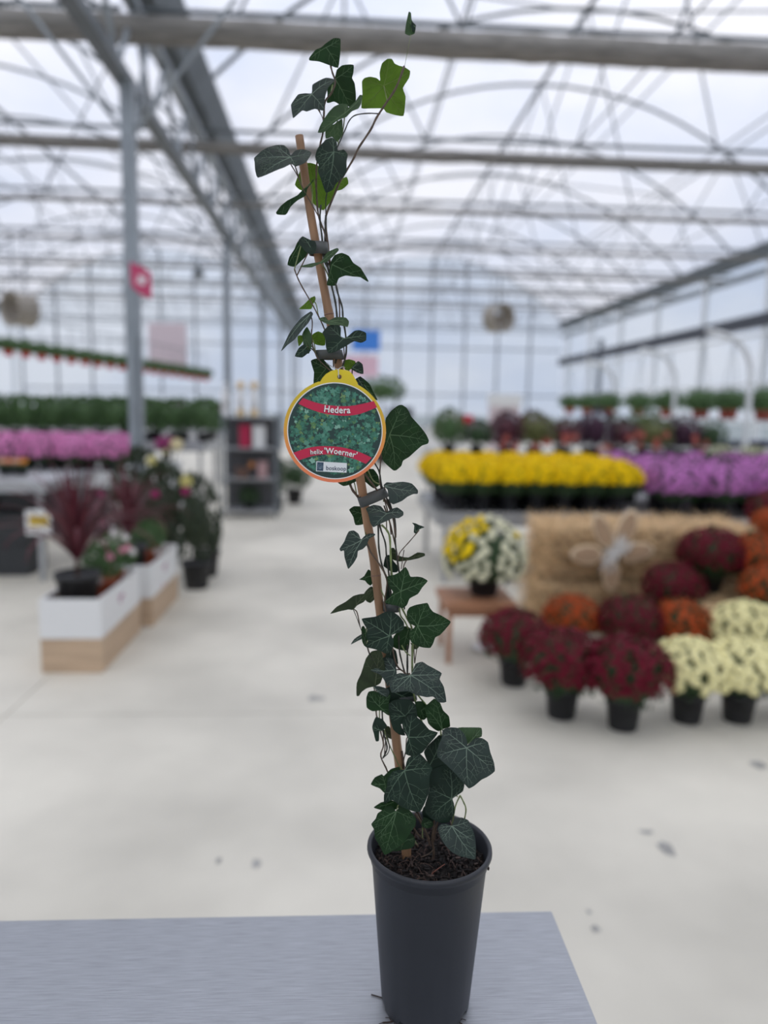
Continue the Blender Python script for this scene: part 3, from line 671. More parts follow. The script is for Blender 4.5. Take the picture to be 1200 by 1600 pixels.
leaf('E', (290,572), [(195,510),(210,470),(250,460),(310,480),(370,490),(360,540),(360,640),(300,600),(240,605),(198,580)], [(215,475),(300,485),(368,492),(358,632)], 1.3, (-.2,-1,0), 'm', .6)
leaf('E', (400,470), [(330,440),(420,420),(520,470),(560,520),(450,540),(370,560),(340,500)], [(545,520)], .6, (0,-1,.1), 'd', .3)
leaf('E', (475,640), [(358,560),(390,530),(450,518),(510,525),(550,560),(562,620),(560,680),(500,700),(445,700),(480,785),(430,775),(390,740),(370,680),(360,620)], [(370,545),(545,555),(475,780),(365,640)], 1.9, (0,-1,.1), 'd', .6)
leaf('E', (590,600), [(550,540),(600,535),(630,570),(640,640),(610,672),(560,640)], [(630,575),(610,668)], 1.5, (.1,-1,-.1), 'm', .5)
leaf('E', (745,745), [(625,575),(690,525),(730,550),(750,600),(790,640),(800,715),(750,735),(715,750),(680,730),(640,690),(625,620)], [(695,530),(635,600),(797,690)], 1.6, (.15,-1,-.15), 'm', .5)
leaf('E', (500,793), [(455,690),(470,650),(530,628),(600,680),(650,740),(715,765),(690,800),(640,850),(600,905),(540,935),(480,915),(482,850),(495,800),(460,740)], [(525,632),(710,768),(545,930),(460,690)], 2.5, (.05,-1,.15), 'd', .6)
leaf('E', (305,745), [(235,720),(260,650),(310,665),(345,710),(320,740),(290,750),(285,820),(260,825),(250,770)], [(240,718),(265,820)], 1.6, (-.4,-1,.2), 'd', .9, label='shrivelled dark leaf')
leaf('E', (350,770), [(325,715),(360,715),(385,760),(385,810),(345,790)], [(380,805)], -.3, (0,-1,-.1), 'u', .3)
leaf('E', (920,848), [(860,725),(960,722),(1030,728),(1030,790),(980,805),(922,850),(900,830),(880,770)], [(870,728),(1025,732),(1028,788)], 2.0, (.2,-1,.3), 'l', .5)
leaf('E', (918,870), [(750,740),(800,722),(860,728),(900,770),(922,820),(925,850),(980,800),(1030,800),(1075,830),(1090,900),(1120,980),(1128,1040),(1070,1080),(1030,1100),(980,1145),(942,1165),(905,1130),(850,1070),(780,1000),(710,930),(715,860),(740,800)], [(756,742),(716,928),(941,1160),(1124,1038),(1070,832)], 3.2, (.1,-1,.45), 'g', .6, label='largest silvery grey leaf')
leaf('E', (650,1000), [(610,900),(640,850),(720,780),(750,790),(760,900),(780,985),(720,1010),(670,1030),(640,980)], [(735,795)], 1.2, (0,-1,.1), 'd', .4)
# --- F
leaf('F', (718,545), [(565,350),(620,320),(700,295),(740,350),(790,400),(812,440),(800,490),(760,520),(725,545),(735,580),(740,650),(700,715),(640,720),(570,690),(535,650),(525,600),(545,530),(560,470),(555,400)], [(700,300),(808,450),(556,470),(570,685),(722,690)], 2.0, (.05,-1,.2), 'd', .6)
leaf('F', (240,440), [(135,440),(165,390),(215,368),(230,380),(280,330),(340,315),(350,350),(300,400),(275,430),(260,480),(235,505),(200,470),(160,455)], [(140,438),(216,372),(236,500)], 1.4, (-.2,-1,.3), 'm', .5)
leaf('F', (300,570), [(155,612),(210,570),(290,555),(350,600),(270,640),(210,625)], [(160,611)], 1.4, (-.1,-1,.1), 'm', .4)
leaf('F', (378,343), [(390,290),(405,250),(450,225),(490,220),(530,260),(560,300),(580,325),(560,380),(558,460),(550,510),(525,580),(490,645),(430,635),(350,600),(290,555),(232,585),(230,520),(250,460),(255,410),(290,350),(340,335),(380,335)], [(488,224),(577,326),(489,641),(235,580),(262,405)], 3.0, (-.1,-1,.35), 'd', .6, label='large dark leaf in front of the cane foot')
leaf('F', (400,840), [(300,925),(370,870),(420,790),(455,830),(450,880),(420,905),(360,915)], [(305,922),(450,835)], 2.0, (0,-1,.4), 'm', .4)
leaf('F', (320,635), [(255,600),(290,598),(318,635),(350,595),(420,630),(460,690),(455,740),(420,790),(370,870),(300,920),(235,955),(200,890),(165,830),(160,770),(138,730),(170,690),(185,650),(220,625)], [(288,600),(456,705),(236,950),(168,825),(141,730)], 3.0, (-.1,-1,.4), 'm', .6, label='broad green leaf hanging over the pot rim')
leaf('F', (720,742), [(620,760),(640,730),(680,725),(720,740),(740,690),(790,680),(840,700),(855,735),(880,790),(895,850),(897,980),(850,975),(780,960),(720,930),(680,890),(640,830)], [(625,758),(895,975),(845,705),(650,840),(890,850)], 3.0, (.1,-1,.6), 'g', .6)
leaf('F', (520,725), [(500,720),(520,675),(580,710),(585,740),(545,760),(505,745)], [(580,712),(545,757)], 1.6, (0,-1,.3), 'm', .4)
leaf('F', (600,640), [(520,600),(560,600),(590,700),(560,730),(520,700),(505,640)], [(555,720)], .9, (0,-1,.1), 'd', .3)

# tiny soil fragments on the table and rim
def frag(name, pts, r, label, cat, mt, z=.8504):
    P = [PZ(x, y, z+r) for x, y in pts]; o = MB().tube(crv(P, 3), r, 5).build(name, mt)
    return tag(o, label, cat)
RT = mat('dark_root', (.03, .017, .012), .9)
frag('root_fragment', [(580, 1554), (590, 1557), (603, 1561)], .0007, 'thin dark root lying at the left foot of the pot', 'root', RT)
o = frag('root_fragment', [(598, 1598), (610, 1597), (620, 1592), (628, 1588)], .0008, 'branched dark root on the table at front left of pot', 'root', RT)
for q in ([(612,1596),(608,1590),(602,1590)], [(618,1593),(616,1599),(620,1604)], [(622,1591),(617,1587)], [(598,1598),(592,1600),(590,1606)]):
    MB().tube([PZ(x, y, .8513) for x, y in q], .0004, 4).build('rootlet', RT, o)
o = frag('root_fragment', [(708, 1589), (714, 1595), (722, 1600)], .0007, 'branched dark root on the table at front right of pot', 'root', RT)
for q in ([(710,1592),(704,1597)], [(716,1597),(722,1592),(728,1594)], [(714,1588),(721,1584)]):
    MB().tube([PZ(x, y, .8513) for x, y in q], .0004, 4).build('rootlet', RT, o)
p = PY(763, 1357, .672)
tag(MB().ball(p, .0016, 7, 5, (.8, 1, 1.3)).build('soil_crumb', RT), 'single dark crumb of soil stuck outside the pot rim at right', 'soil crumb')
p = PZ(711, 1586, .853)
tag(MB().ball(p, .0024, 7, 5, (1.3, .8, .7)).build('soil_crumb', RT), 'dark soil lump on the table touching the pot foot', 'soil crumb')

# ================================================================== plant tag
cx, cy = cp_('C', (445, 487)); YT = YP-.040
TP = PY(cx, cy, YT); dirn = (V((0, 0, CAMZ))-TP).normalized()
zc = abs((R3.transposed() @ (TP-V((0, 0, CAMZ)))).z); RAD = 79.9*zc/F
tg = empty('plant_tag', TP, 'round yellow to orange plant tag with ivy picture and crimson ribbons', 'plant tag')
zz = (dirn+V((.06, 0, .0))).normalized(); xx = V((0, 0, 1)).cross(zz).normalized(); yy = zz.cross(xx)
tg.matrix_world = Matrix.Translation(TP) @ Matrix((xx, yy, zz)).transposed().to_4x4() @ Matrix.Rotation(radians(-.5), 4, 'Z')
u = RAD/342.0      # metres per crop unit
def tp(x, y): return ((x-445)*u, (487-y)*u)
# card with bump and hole
out = []
bump = [(340,164),(355,138),(378,112),(410,92),(440,82),(470,79),(505,82),(535,90),(558,112),(574,140),(590,166)]
a0 = atan2(487-172, 335-445); a1 = atan2(487-172, 592-445)
for i in range(90):
    a = a1-(2*pi-(a0-a1))*i/89; out.append((cos(a)*RAD, sin(a)*RAD*1.005))
out += [tp(*b) for b in bump]
def flat(pts, holes, th, name, m, parent, z0=0, label=None):
    V2 = [V(p) for p in pts]; E_ = [(i, (i+1) % len(pts)) for i in range(len(pts))]
    for h in holes:
        b = len(V2); V2 += [V(p) for p in h]; E_ += [(b+i, b+(i+1) % len(h)) for i in range(len(h))]
    r = delaunay_2d_cdt(V2, E_, [], 1, 1e-7)
    vs = [(q.x, q.y, z0) for q in r[0]]; fs = []
    for f in r[2]:
        c_ = sum((r[0][i] for i in f), V((0, 0)))/len(f)
        if not any(inside(c_, h) for h in holes): fs.append(tuple(f))
    o = MB().add(vs, fs).build(name, m, parent, label=label)
    tot = sum((f.normal for f in o.data.polygons), V((0, 0, 0)))
    if tot.z < 0: o.data.flip_normals()
    if th:
        s = o.modifiers.new('thickness', 'SOLIDIFY'); s.thickness = th; s.offset = -1
    return o
# gradient card material (printed yellow to orange)
cm = bpy.data.materials.new('printed_card'); cm.use_nodes = True; t_ = cm.node_tree; b_ = t_.nodes['Principled BSDF']; b_.inputs['Roughness'].default_value = .45
tx = t_.nodes.new('ShaderNodeTexCoord'); sp = t_.nodes.new('ShaderNodeSeparateXYZ'); ma = t_.nodes.new('ShaderNodeMapRange'); rr_ = t_.nodes.new('ShaderNodeValToRGB')
ma.inputs['From Min'].default_value = -RAD; ma.inputs['From Max'].default_value = RAD*1.2
rr_.color_ramp.elements[0].position = 0; rr_.color_ramp.elements[0].color = (.80, .20, .085, 1)
rr_.color_ramp.elements[1].position = 1; rr_.color_ramp.elements[1].color = (.72, .56, .012, 1)
e_ = rr_.color_ramp.elements.new(.5); e_.color = (.72, .37, .035, 1); e_ = rr_.color_ramp.elements.new(.28); e_.color = (.78, .25, .07, 1); e_ = rr_.color_ramp.elements.new(.72); e_.color = (.62, .43, .02, 1)
t_.links.new(tx.outputs['Object'], sp.inputs[0]); t_.links.new(sp.outputs[1], ma.inputs[0]); t_.links.new(ma.outputs[0], rr_.inputs[0]); t_.links.new(rr_.outputs[0], b_.inputs['Base Color'])
hole = [tp(468+15*cos(2*pi*k/20), 128+15*sin(2*pi*k/20)) for k in range(20)]
flat(out, [hole], .0004, 'card', cm, tg, label='glossy card, yellow above fading to orange below')
WP = mat('white_print', (.78, .78, .74), .4)
RI = 313*u
circ = lambda r, n=96: [(r*cos(2*pi*k/n), r*sin(2*pi*k/n)*1.008) for k in range(n)]
flat(circ(RI+.0008), [], 0, 'white_ring', WP, tg, .00005)
picb = flat(circ(RI), [], 0, 'picture', mat('print_shadow_green', (.012, .040, .034), .4), tg, .0001)
random.seed(11)
greens = [(.020, .110, .070), (.030, .150, .095), (.045, .19, .13), (.014, .075, .050), (.09, .26, .18), (.08, .19, .06), (.17, .27, .09), (.22, .42, .32)]
gm = [mat('print_green_%s' % w_, g, .4) for w_, g in zip('deep mid teal dark pale olive lime mint'.split(), greens)]
mbs = [MB() for _ in greens]; veinp = MB()
cnt = 0
for i in range(780):
    rr2 = (RI*.93)*sqrt(random.random()); a = random.uniform(0, 2*pi); x0, y0 = rr2*cos(a), rr2*sin(a); s = random.uniform(10, 34)*u
    if hypot(x0, y0/.985)+s > RI: s = max(6*u, RI-hypot(x0, y0/.985))
    th = random.uniform(0, 2*pi); shp = []
    rad = [1, .52, .82, .45, .62, .30, .62, .45, .82, .52]
    for k in range(10):
        q = s*rad[k]*random.uniform(.85, 1.15); aa = th+k*2*pi/10; shp.append((x0+q*cos(aa), y0+q*sin(aa)))
    if any(hypot(p_[0], p_[1]/.985) > RI for p_ in shp): continue
    gi = random.choices(range(8), [4, 5, 5, 4, 2.2, 1.8, 1.0, .9])[0]; z = .00013+i*.0000002
    c0_ = (x0, y0, z); mbs[gi].add([c0_]+[(p_[0], p_[1], z) for p_ in shp], [(0, 1+k, 1+(k+1) % 10) for k in range(10)])
    if s > 16*u:
        for k in (0, 2, 8):
            p_ = shp[k]; dx, dy = p_[0]-x0, p_[1]-y0; l_ = hypot(dx, dy); nx, ny = -dy/l_*.8*u, dx/l_*.8*u
            veinp.add([(x0+nx, y0+ny, z+.0000001), (x0-nx, y0-ny, z+.0000001), (x0+dx*.85, y0+dy*.85, z+.0000001)], [(0, 1, 2)])
for mb_, g in zip(mbs, gm): mb_.build('printed_leaves', g, picb, kind='stuff')
veinp.build('printed_veins', gm[4], picb, kind='stuff')
# ribbons
CRIM = mat('crimson_print', (.52, .010, .055), .4)
def ribbon(pts_top, pts_bot, z):
    P1 = crv([(*p, 0) for p in pts_top], 8); P2 = crv([(*p, 0) for p in pts_bot], 8); n = len(P1)
    vs = [(*tp(p.x, p.y), z) for p in P1]+[(*tp(p.x, p.y), z) for p in P2]
    return MB().add(vs, [(n+i, n+i+1, i+1, i) for i in range(n-1)]).build('ribbon', CRIM, tg, label='crimson banner strip')
r1 = ribbon([(228,274),(300,298),(370,313),(450,320),(530,319),(610,305),(700,281)], [(197,312),(275,345),(360,370),(440,381),(520,383),(610,368),(722,322)], .0004)
r2 = ribbon([(167,637),(260,604),(340,590),(420,589),(500,596),(600,620),(695,660)], [(205,686),(290,657),(360,645),(430,644),(500,652),(580,672),(655,702)], .0004)
def text(s, x, y, size, m, parent, z, bend=None, rot=0, bold=.02, shear=0, label=None, sx=1.0):
    cu = bpy.data.curves.new('lettering', 'FONT'); cu.body = s; cu.size = size*u; cu.align_x = 'CENTER'; cu.align_y = 'CENTER'; cu.offset = bold*size*u; cu.resolution_u = 4; cu.shear = shear; cu.space_character = 1.06
    o = bpy.data.objects.new('tmp', cu); C.objects.link(o); bpy.context.view_layer.update()
    me = bpy.data.meshes.new_from_object(o.evaluated_get(bpy.context.evaluated_depsgraph_get())); me.name = 'lettering'; bpy.data.objects.remove(o)
    me.materials.clear(); me.materials.append(m); X, Y_ = tp(x, y)
    for v_ in me.vertices:
        px_, py_ = v_.co.x*sx, v_.co.y
        if bend:
            Rb = bend*u; a = px_/Rb; px_, py_ = (Rb+py_)*sin(a), (Rb+py_)*cos(a)-Rb
        v_.co = V((X+px_*cos(rot)-py_*sin(rot), Y_+px_*sin(rot)+py_*cos(rot), z))
    return link('lettering', me, parent, label=label)
SHD = mat('lettering_shadow', (.05, .008, .02), .5); WL = mat('lettering_white', (.85, .83, .80), .4)
for (dx, dy, mt_, z_) in ((-4, 4, SHD, .00045), (0, 0, WL, .0005)):
    text('Hedera', 455+dx, 348+dy, 62, mt_, r1, z_, bend=-900, bold=.014, sx=.90, rot=radians(-1.5), label='white word Hedera' if mt_ is WL else None)
    text("helix", 322+dx, 628+dy, 45, mt_, r2, z_, bend=900, rot=radians(4), bold=.008, sx=.92)
    text("'Woerner'", 484+dx, 626+dy, 54, mt_, r2, z_, bend=800, rot=radians(-7), bold=.014, sx=.93)
# maker's sticker
lb = flat([tp(322, 690), tp(527, 699), tp(525, 764), tp(320, 757)], [], 0, 'sticker', mat('sticker_white', (.72, .74, .74), .4), tg, .0004)
flat([tp(327, 695), tp(370, 697), tp(368, 755), tp(325, 753)], [], 0, 'sticker_emblem', mat('emblem_blue', (.030, .065, .11), .4), lb, .00045)
em = MB()
for k in range(7):
    a = pi/2+(k-3)*.42; x0, y0 = tp(347, 742); x1, y1 = x0+cos(a)*30*u, y0+sin(a)*30*u
    em.tube([(x0, y0, .0005), ((x0+x1)/2+.6*u*(k-3), (y0+y1)/2, .0005), (x1, y1, .0005)], .00012, 4)
for k in range(8):
    a = k*2*pi/8; x0, y0 = tp(347, 718); em.tube([(x0+cos(a+j*.3)*(9+4*(k % 2))*u, y0+sin(a+j*.3)*(9+4*(k % 2))*u, .0005) for j in range(3)], .0001, 4)
em.build('emblem_tree', mat('emblem_lines', (.22, .30, .36), .5), lb)
text('boskoop', 454, 737, 40, mat('navy_print', (.025, .04, .085), .4), lb, .0005, bold=.016, rot=radians(-1.5), sx=.92)
text('futura', 417, 713, 14, mat('grey_print', (.3, .3, .3), .4), lb, .0005, bold=0, shear=.3) if False else None
# wire loop
WIRE = mat('silver_wire', (.62, .62, .62), .35, .6)
wp = [PY(*cp_('C', p), YT-.001) for p in [(468,128),(467,105),(466,75)]]
wq = [PY(*cp_('C', p), YT+.004+.010*i) for i, p in enumerate([(466,75),(440,65),(405,45),(385,30)])]
wr_ = [PY(*cp_('C', p), YT+.004+.012*i) for i, p in enumerate([(466,75),(480,62),(500,56),(520,70)])]
inv = tg.matrix_world.inverted()
m = MB()
for ch in (wp, wq, wr_): m.tube([inv @ p for p in crv(ch, 5)], .00045, 6)
m.tube([inv @ p for p in [wp[0], wp[0]+V((0, .003, .001)), wp[2]+V((0, .003, 0)), wp[2]]], .0004, 6)
m.build('wire_loop', WIRE, tg, True)

# ================================================================== background builders
def rdir(rnd, zmin=-.35):
    z = rnd.uniform(zmin, 1); a = rnd.uniform(0, 2*pi); s = sqrt(max(0, 1-z*z)); return V((s*cos(a), s*sin(a), z))
def frame(d):
    u_ = d.orthogonal().normalized(); return u_, d.cross(u_)
def flower_into(m, c, d, s, petals=8, layers=2, rnd=random):
    u_, w_ = frame(d); a0 = rnd.uniform(0, 6.28)
    for l in range(layers):
        k = petals-2*l; r = s*(1-.38*l); h = s*(.12+.30*l)
        for i in range(k):
            a = a0+l*.4+2*pi*i/k; b = pi/k*.85
            p1 = c+(u_*cos(a-b)+w_*sin(a-b))*r*.6+d*h; p2 = c+(u_*cos(a)+w_*sin(a))*r+d*(h*.8+s*.05); p3 = c+(u_*cos(a+b)+w_*sin(a+b))*r*.6+d*h
            m.add([c+d*h*.4, p1, p2, p3], [(0, 1, 2, 3)])
CACHE = {}
def bloom_mesh(n, s, seed, mt, petals=7, zmin=-.3, flat=.85, key=None, sel=None):
    k = ('bl', n, s, seed, mt.name, zmin, flat)
    if k in CACHE: return CACHE[k]
    rnd = random.Random(seed); m = MB()
    for i in range(n):
        zz_ = 1-(i+.5)/n*(1-zmin); a = i*2.39996+rnd.uniform(-.2, .2); q = sqrt(1-zz_*zz_); d = V((q*cos(a), q*sin(a), zz_))
        r = 1+rnd.uniform(-.05, .05)+.06*noise.noise(d*2.2+V((seed, 0, 0)))
        c = V((d.x*r, d.y*r, d.z*r*flat)); flower_into(m, c, (d+rdir(rnd, -1)*.3).normalized(), s*rnd.uniform(.85, 1.15), petals, 2, rnd)
    CACHE[k] = m.mesh('blooms', mt); return CACHE[k]
def foliage_mesh(seed, n=330, flat=.85, mt=None, ls=.17, zmin=-.75, core=.82):
    mt = mt or GREEN; k = ('fo', seed, n, flat, mt.name, ls)
    if k in CACHE: return CACHE[k]
    rnd = random.Random(seed); m = MB(); m.ball((0, 0, -.02), core, 12, 8, (1, 1, flat))
    for i in range(n):
        d = rdir(rnd, zmin); r = rnd.uniform(.85, .97); c = V((d.x*r, d.y*r, d.z*r*flat)); dd = (d+rdir(rnd, -1)*.7).normalized(); u_, w_ = frame(dd); l = ls*rnd.uniform(.7, 1.2)
        m.add([c-dd*l*.2, c+u_*l*.35+dd*l*.3, c+dd*l*.9, c-u_*l*.35+dd*l*.3], [(0, 1, 2, 3)])
    CACHE[k] = m.mesh('foliage', mt); return CACHE[k]
def pot_mesh(r, h, mt):
    k = ('pot', round(r, 4), round(h, 4), mt.name)
    if k not in CACHE:
        CACHE[k] = MB().lathe([(r*.74, 0), (r*.76, .004), (r*.94, h*.84), (r*1.02, h*.85), (r*1.04, h), (r*.98, h), (r*.95, h*.9), (r*.5, h*.88), (.001, h*.88)], 20).mesh('pot', mt, True)
    return CACHE[k]
def petalmat(name, c, v=.25): return mat(name, c, .6, var=v, scale=14, trans=.18, spec=.25)
MC = {'red': petalmat('burgundy_petals', (.165, .005, .022), .35), 'orange': petalmat('rust_orange_petals', (.52, .09, .018), .3), 'cream': petalmat('cream_petals', (.90, .84, .46), .1),
      'yellow': petalmat('yellow_petals', (.95, .68, .003), .12), 'purple': petalmat('mauve_petals', (.66, .27, .62), .2), 'pink': petalmat('pink_petals', (.86, .36, .66), .15), 'magenta': petalmat('magenta_petals', (.62, .05, .34), .2),
      'white': petalmat('ivory_petals', (.78, .76, .55), .1)}
def mum(x, y, z, R, col, label, group, potr=.085, poth=.14, n=380, s=.105, seed=1, flat=.8, zmin=-.32, heads=None, foliage=1, cat='chrysanthemum', rest='potted_chrysanthemum'):
    e = empty(rest, (x, y, z), label, cat, group); e.rotation_euler = (0, 0, seed*1.3)
    zc_ = poth+R*flat*.72
    link('pot', pot_mesh(potr, poth, BLACKP), e)
    link('foliage', foliage_mesh(seed % 3), e, 'stuff', loc=(0, 0, zc_), scale=R*.97)
    if heads:
        rnd = random.Random(seed)
        for i in range(heads):
            zz_ = 1-(i+.5)/heads*(1.35); a = i*2.39996+rnd.uniform(-.2, .2); q = sqrt(max(0, 1-zz_*zz_)); d = V((q*cos(a), q*sin(a), zz_)); r = R*(1+rnd.uniform(-.04, .05))
            cc = col(d) if callable(col) else col
            k = ('head', cc)
            if k not in CACHE:
                m = MB(); flower_into(m, V((0, 0, 0)), V((0, 0, 1)), 1, 9, 3); m.ball((0, 0, .28), .66, 8, 5, (1, 1, .55)); CACHE[k] = m.mesh('flower_head', MC[cc])
            link('flower_head', CACHE[k], e, loc=(d.x*r, d.y*r, zc_+d.z*r*flat), rot=(d+rdir(rnd, -1)*.25).normalized().to_track_quat('Z', 'Y').to_euler(), scale=s*R*rnd.uniform(.85, 1.15))
    else:
        link('blooms', bloom_mesh(n, s, seed % 3, MC[col], zmin=zmin, flat=1), e, 'stuff', loc=(0, 0, zc_), scale=(R, R, R*flat))
    return e

# ---- foreground group of chrysanthemums on the floor (ball centre given where it is seen)
G1 = 'chrysanthemums around the straw bales'
def fm(px, py, R, col, label, seed, base=0., poth=.15, potr=.085, **k):
    R *= 1.12; zc_ = base+poth+R*.8*.72; p = PZ(px, py+4, zc_); return mum(p.x, p.y, base, R, col, label, G1, potr, poth, seed=seed, **k)
fm(805, 992, .165, 'red', 'burgundy chrysanthemum at the left end of the floor group, beside the wooden stool', 1)
fm(881, 1032, .18, 'red', 'burgundy chrysanthemum in the front row, leftmost black pot showing', 2, n=380)
fm(978, 1046, .185, 'red', 'large burgundy chrysanthemum in the very front, between burgundy and cream ones', 3, n=400, poth=.15)
fm(985, 968, .17, 'red', 'burgundy chrysanthemum in the second row between the two orange ones', 4)
fm(893, 962, .15, 'orange', 'rust orange chrysanthemum left in the second row below the straw bale', 5, n=330)
fm(1064, 972, .155, 'orange', 'rust orange chrysanthemum in second row, between burgundy and cream ones', 6, n=330)
fm(1078, 1043, .155, 'cream', 'cream chrysanthemum in the front row right of the large burgundy one', 7, heads=190, s=.165)
fm(1158, 1043, .155, 'cream', 'cream chrysanthemum in the front row, second from its left cream neighbour', 8, heads=190, s=.165)
fm(1165, 980, .165, 'cream', 'cream chrysanthemum behind the front cream row', 9, heads=190, s=.165)
fm(1240, 1040, .16, 'cream', 'cream chrysanthemum cut by the right edge of the photo', 10, heads=120, s=.14)
# ---- straw bales and things on them
STRAW = mat('golden_straw', (.70, .50, .28), .8, var=.35, scale=30, trans=.1); STRAWD = mat('straw_core', (.34, .235, .13), .9, var=.4, scale=25)
def bale(x0, x1, y0, y1, z0, z1, label, n, seed):
    cx_, cy_ = (x0+x1)/2, (y0+y1)/2; e = empty('straw_bale', (cx_, cy_, z0), label, 'straw bale', 'straw bales'); rnd = random.Random(seed)
    hx, hy, h = (x1-x0)/2, (y1-y0)/2, z1-z0
    bm = bmesh.new(); bmesh.ops.create_cube(bm, size=2); bmesh.ops.subdivide_edges(bm, edges=bm.edges[:], cuts=9, use_grid_fill=True)
    for v_ in bm.verts:
        q = v_.co.copy(); nn_ = noise.noise(q*3+V((seed, 0, 0)))*.03
        l = (abs(q.x)**8+abs(q.y)**8+abs(q.z)**8)**(1/8); q = q/l
        v_.co = V((q.x*(hx-.02+nn_), q.y*(hy-.02+nn_), h/2+q.z*(h/2-.012+nn_*.3)))
    me = bpy.data.meshes.new('bale_body'); bm.to_mesh(me); bm.free(); me.materials.append(STRAWD); link('bale_body', me, e)
    m = MB()
    for i in range(n):
        f = rnd.choice('xXytTy'); a, b = rnd.uniform(-1, 1), rnd.uniform(-1, 1)
        if f in 'xX': c = V((hx*(1 if f == 'X' else -1), a*hy, h*(b+1)/2)); nn_ = V((1 if f == 'X' else -1, 0, 0))
        elif f == 'y': c = V((a*hx, -hy, h*(b+1)/2)); nn_ = V((0, -1, 0))
        else: c = V((a*hx, b*hy, h)); nn_ = V((0, 0, 1))
        c.z = max(.012, c.z); d = (rdir(rnd, -1)+nn_*.25).normalized(); l = rnd.uniform(.03, .09); q = d.orthogonal().normalized()*.0025; c = c-nn_*.012
        if c.z+d.z*l < .004: d.z = abs(d.z)
        m.add([c-q, c+q, c+d*l+q*.6, c+d*l-q*.6], [(0, 1, 2, 3)])
    m.build('loose_straw', STRAW, e, kind='stuff')
    m = MB()
    for s in (-.35, .35): m.tube([(s*hx*2*.6, -hy-.004, .01), (s*hx*2*.6, -hy-.004, h+.006), (s*hx*2*.6, hy+.004, h+.006), (s*hx*2*.6, hy+.004, .01)], .003, 5)
    m.build('twine', mat('twine', (.35, .25, .14), .8), e); return e
bale(1.32, 2.72, 4.62, 5.2, 0, .36, 'lower straw bale, mostly hidden behind the orange chrysanthemums', 3500, 1)
bale(1.36, 2.75, 4.66, 5.2, .365, .72, 'upper straw bale carrying the wooden flower ornament', 6500, 2)
bale(2.02, 3.3, 4.08, 4.5, 0, .34, 'small straw bale showing behind the cream chrysanthemums at right', 3000, 3)
fm(1052, 913, .165, 'red', 'dark burgundy chrysanthemum in front of the right side of the straw bale', 11, base=.16, poth=.13)
MB().box((1.72, 4.0, 0), (2.0, 4.5, .155)).build('wood_step', OAK)
tag(bpy.data.objects['wood_step'], 'low wooden step under the dark burgundy plant by the straw bales', 'step')
fm(1113, 862, .185, 'red', 'dark burgundy chrysanthemum standing on the small straw bale', 12, base=.345, poth=.12)
fm(1180, 868, .175, 'orange', 'rust orange chrysanthemum on the small straw bale at right', 13, base=.345, poth=.11, n=330)
fm(1200, 915, .14, 'orange', 'rust orange chrysanthemum low at the right edge, above the cream ones', 14, base=.345, poth=.02, n=300, potr=.07)
sh = empty('plant_crate', (2.85, 4.95, 0), 'wooden crate behind the right chrysanthemums', 'crate')
for i in range(4): MB().box((-.08, -.24, .02+.15*i), (.95, -.225, .14+.15*i)).build('crate_slat', OAK, sh)
for i in range(4): MB().box((-.08, .225, .02+.15*i), (.95, .24, .14+.15*i)).build('crate_slat', OAK, sh)
MB().box((-.08, -.225, .56), (.95, .225, .58)).build('crate_top', OAK, sh)
for x in (-.07, .92): MB().box((x, -.225, 0), (x+.02, .225, .56)).build('crate_end', OAK, sh)
mum(3.05, 4.95, .58, .19, 'red', 'burgundy chrysanthemum on the crate, under the purple flowers at right', G1, seed=15, poth=.1)
mum(2.88, 4.72, .58, .13, 'orange', 'small orange chrysanthemum on the crate behind the burgundy one', G1, seed=16, poth=.08, potr=.07)
mum(3.42, 4.9, .58, .17, 'red', 'burgundy chrysanthemum on the crate at the photo edge', G1, seed=17, poth=.1)
# wooden flower ornament
oc = PY(957, 862, 4.56); PLY = mat('plywood', (.40, .265, .16), .6, var=.15, scale=9, stretch=(1, 1, 6)); RIMM = mat('ply_edge', (.80, .64, .44), .6)
orn = empty('flower_ornament', (oc.x, oc.y, .365), 'flower shaped plywood ornament with white raffia centre leaning on the bale', 'ornament')
OCZ = oc.z-.365
for (dx, dz, ang, ln, wd) in ((-.075, .135, 25, .12, .055), (.08, .15, -18, .13, .06), (-.17, -.02, 90, .105, .062), (.0, -.155, 180, .10, .055), (.16, .0, -80, .11, .06)):
    for nm_, sc_, yy_, mt_ in (('petal_rim', 1, 0, RIMM), ('petal_face', .86, -.008, PLY)):
        vs = []
        a = radians(ang)
        for k in range(20):
            t = 2*pi*k/20; lx, lz = wd*sc_*sin(t)*(1-.15*cos(t)), ln*sc_*cos(t)
            x_, z_ = lx*cos(a)-lz*sin(a), lx*sin(a)+lz*cos(a); vs.append((dx+x_, yy_-.008, OCZ+dz+z_))
        vs += [(p[0], yy_+.008, p[2]) for p in vs]
        if nm_ == 'petal_rim': pt = MB().add(vs, [tuple(range(20)), tuple(range(39, 19, -1))]+[(k, 20+k, 20+(k+1) % 20, (k+1) % 20) for k in range(20)]).build('petal', mt_, orn)
        else: MB().add(vs, [tuple(range(20)), tuple(range(39, 19, -1))]+[(k, 20+k, 20+(k+1) % 20, (k+1) % 20) for k in range(20)]).build('petal_face', mt_, pt)
MB().tube([(0, .01, 0), (0, .01, OCZ)], .008, 6).build('support_rod', PLY, orn)
m = MB(); rnd = random.Random(5)
for i in range(60):
    a = radians(50)+rnd.uniform(-.45, .45); l = rnd.uniform(.05, .13)*rnd.choice((-1, 1)); o_ = V((rnd.uniform(-.04, .04), -.025-rnd.random()*.02, OCZ+rnd.uniform(-.04, .04)))
    m.tube([o_, o_+V((cos(a)*l*.5, -.012, sin(a)*l*.5)), o_+V((cos(a+.2)*l, -.004, sin(a+.2)*l))], .003, 4)
m.build('raffia', mat('white_raffia', (.72, .70, .66), .7), orn, kind='stuff', label='white raffia bow at the centre')
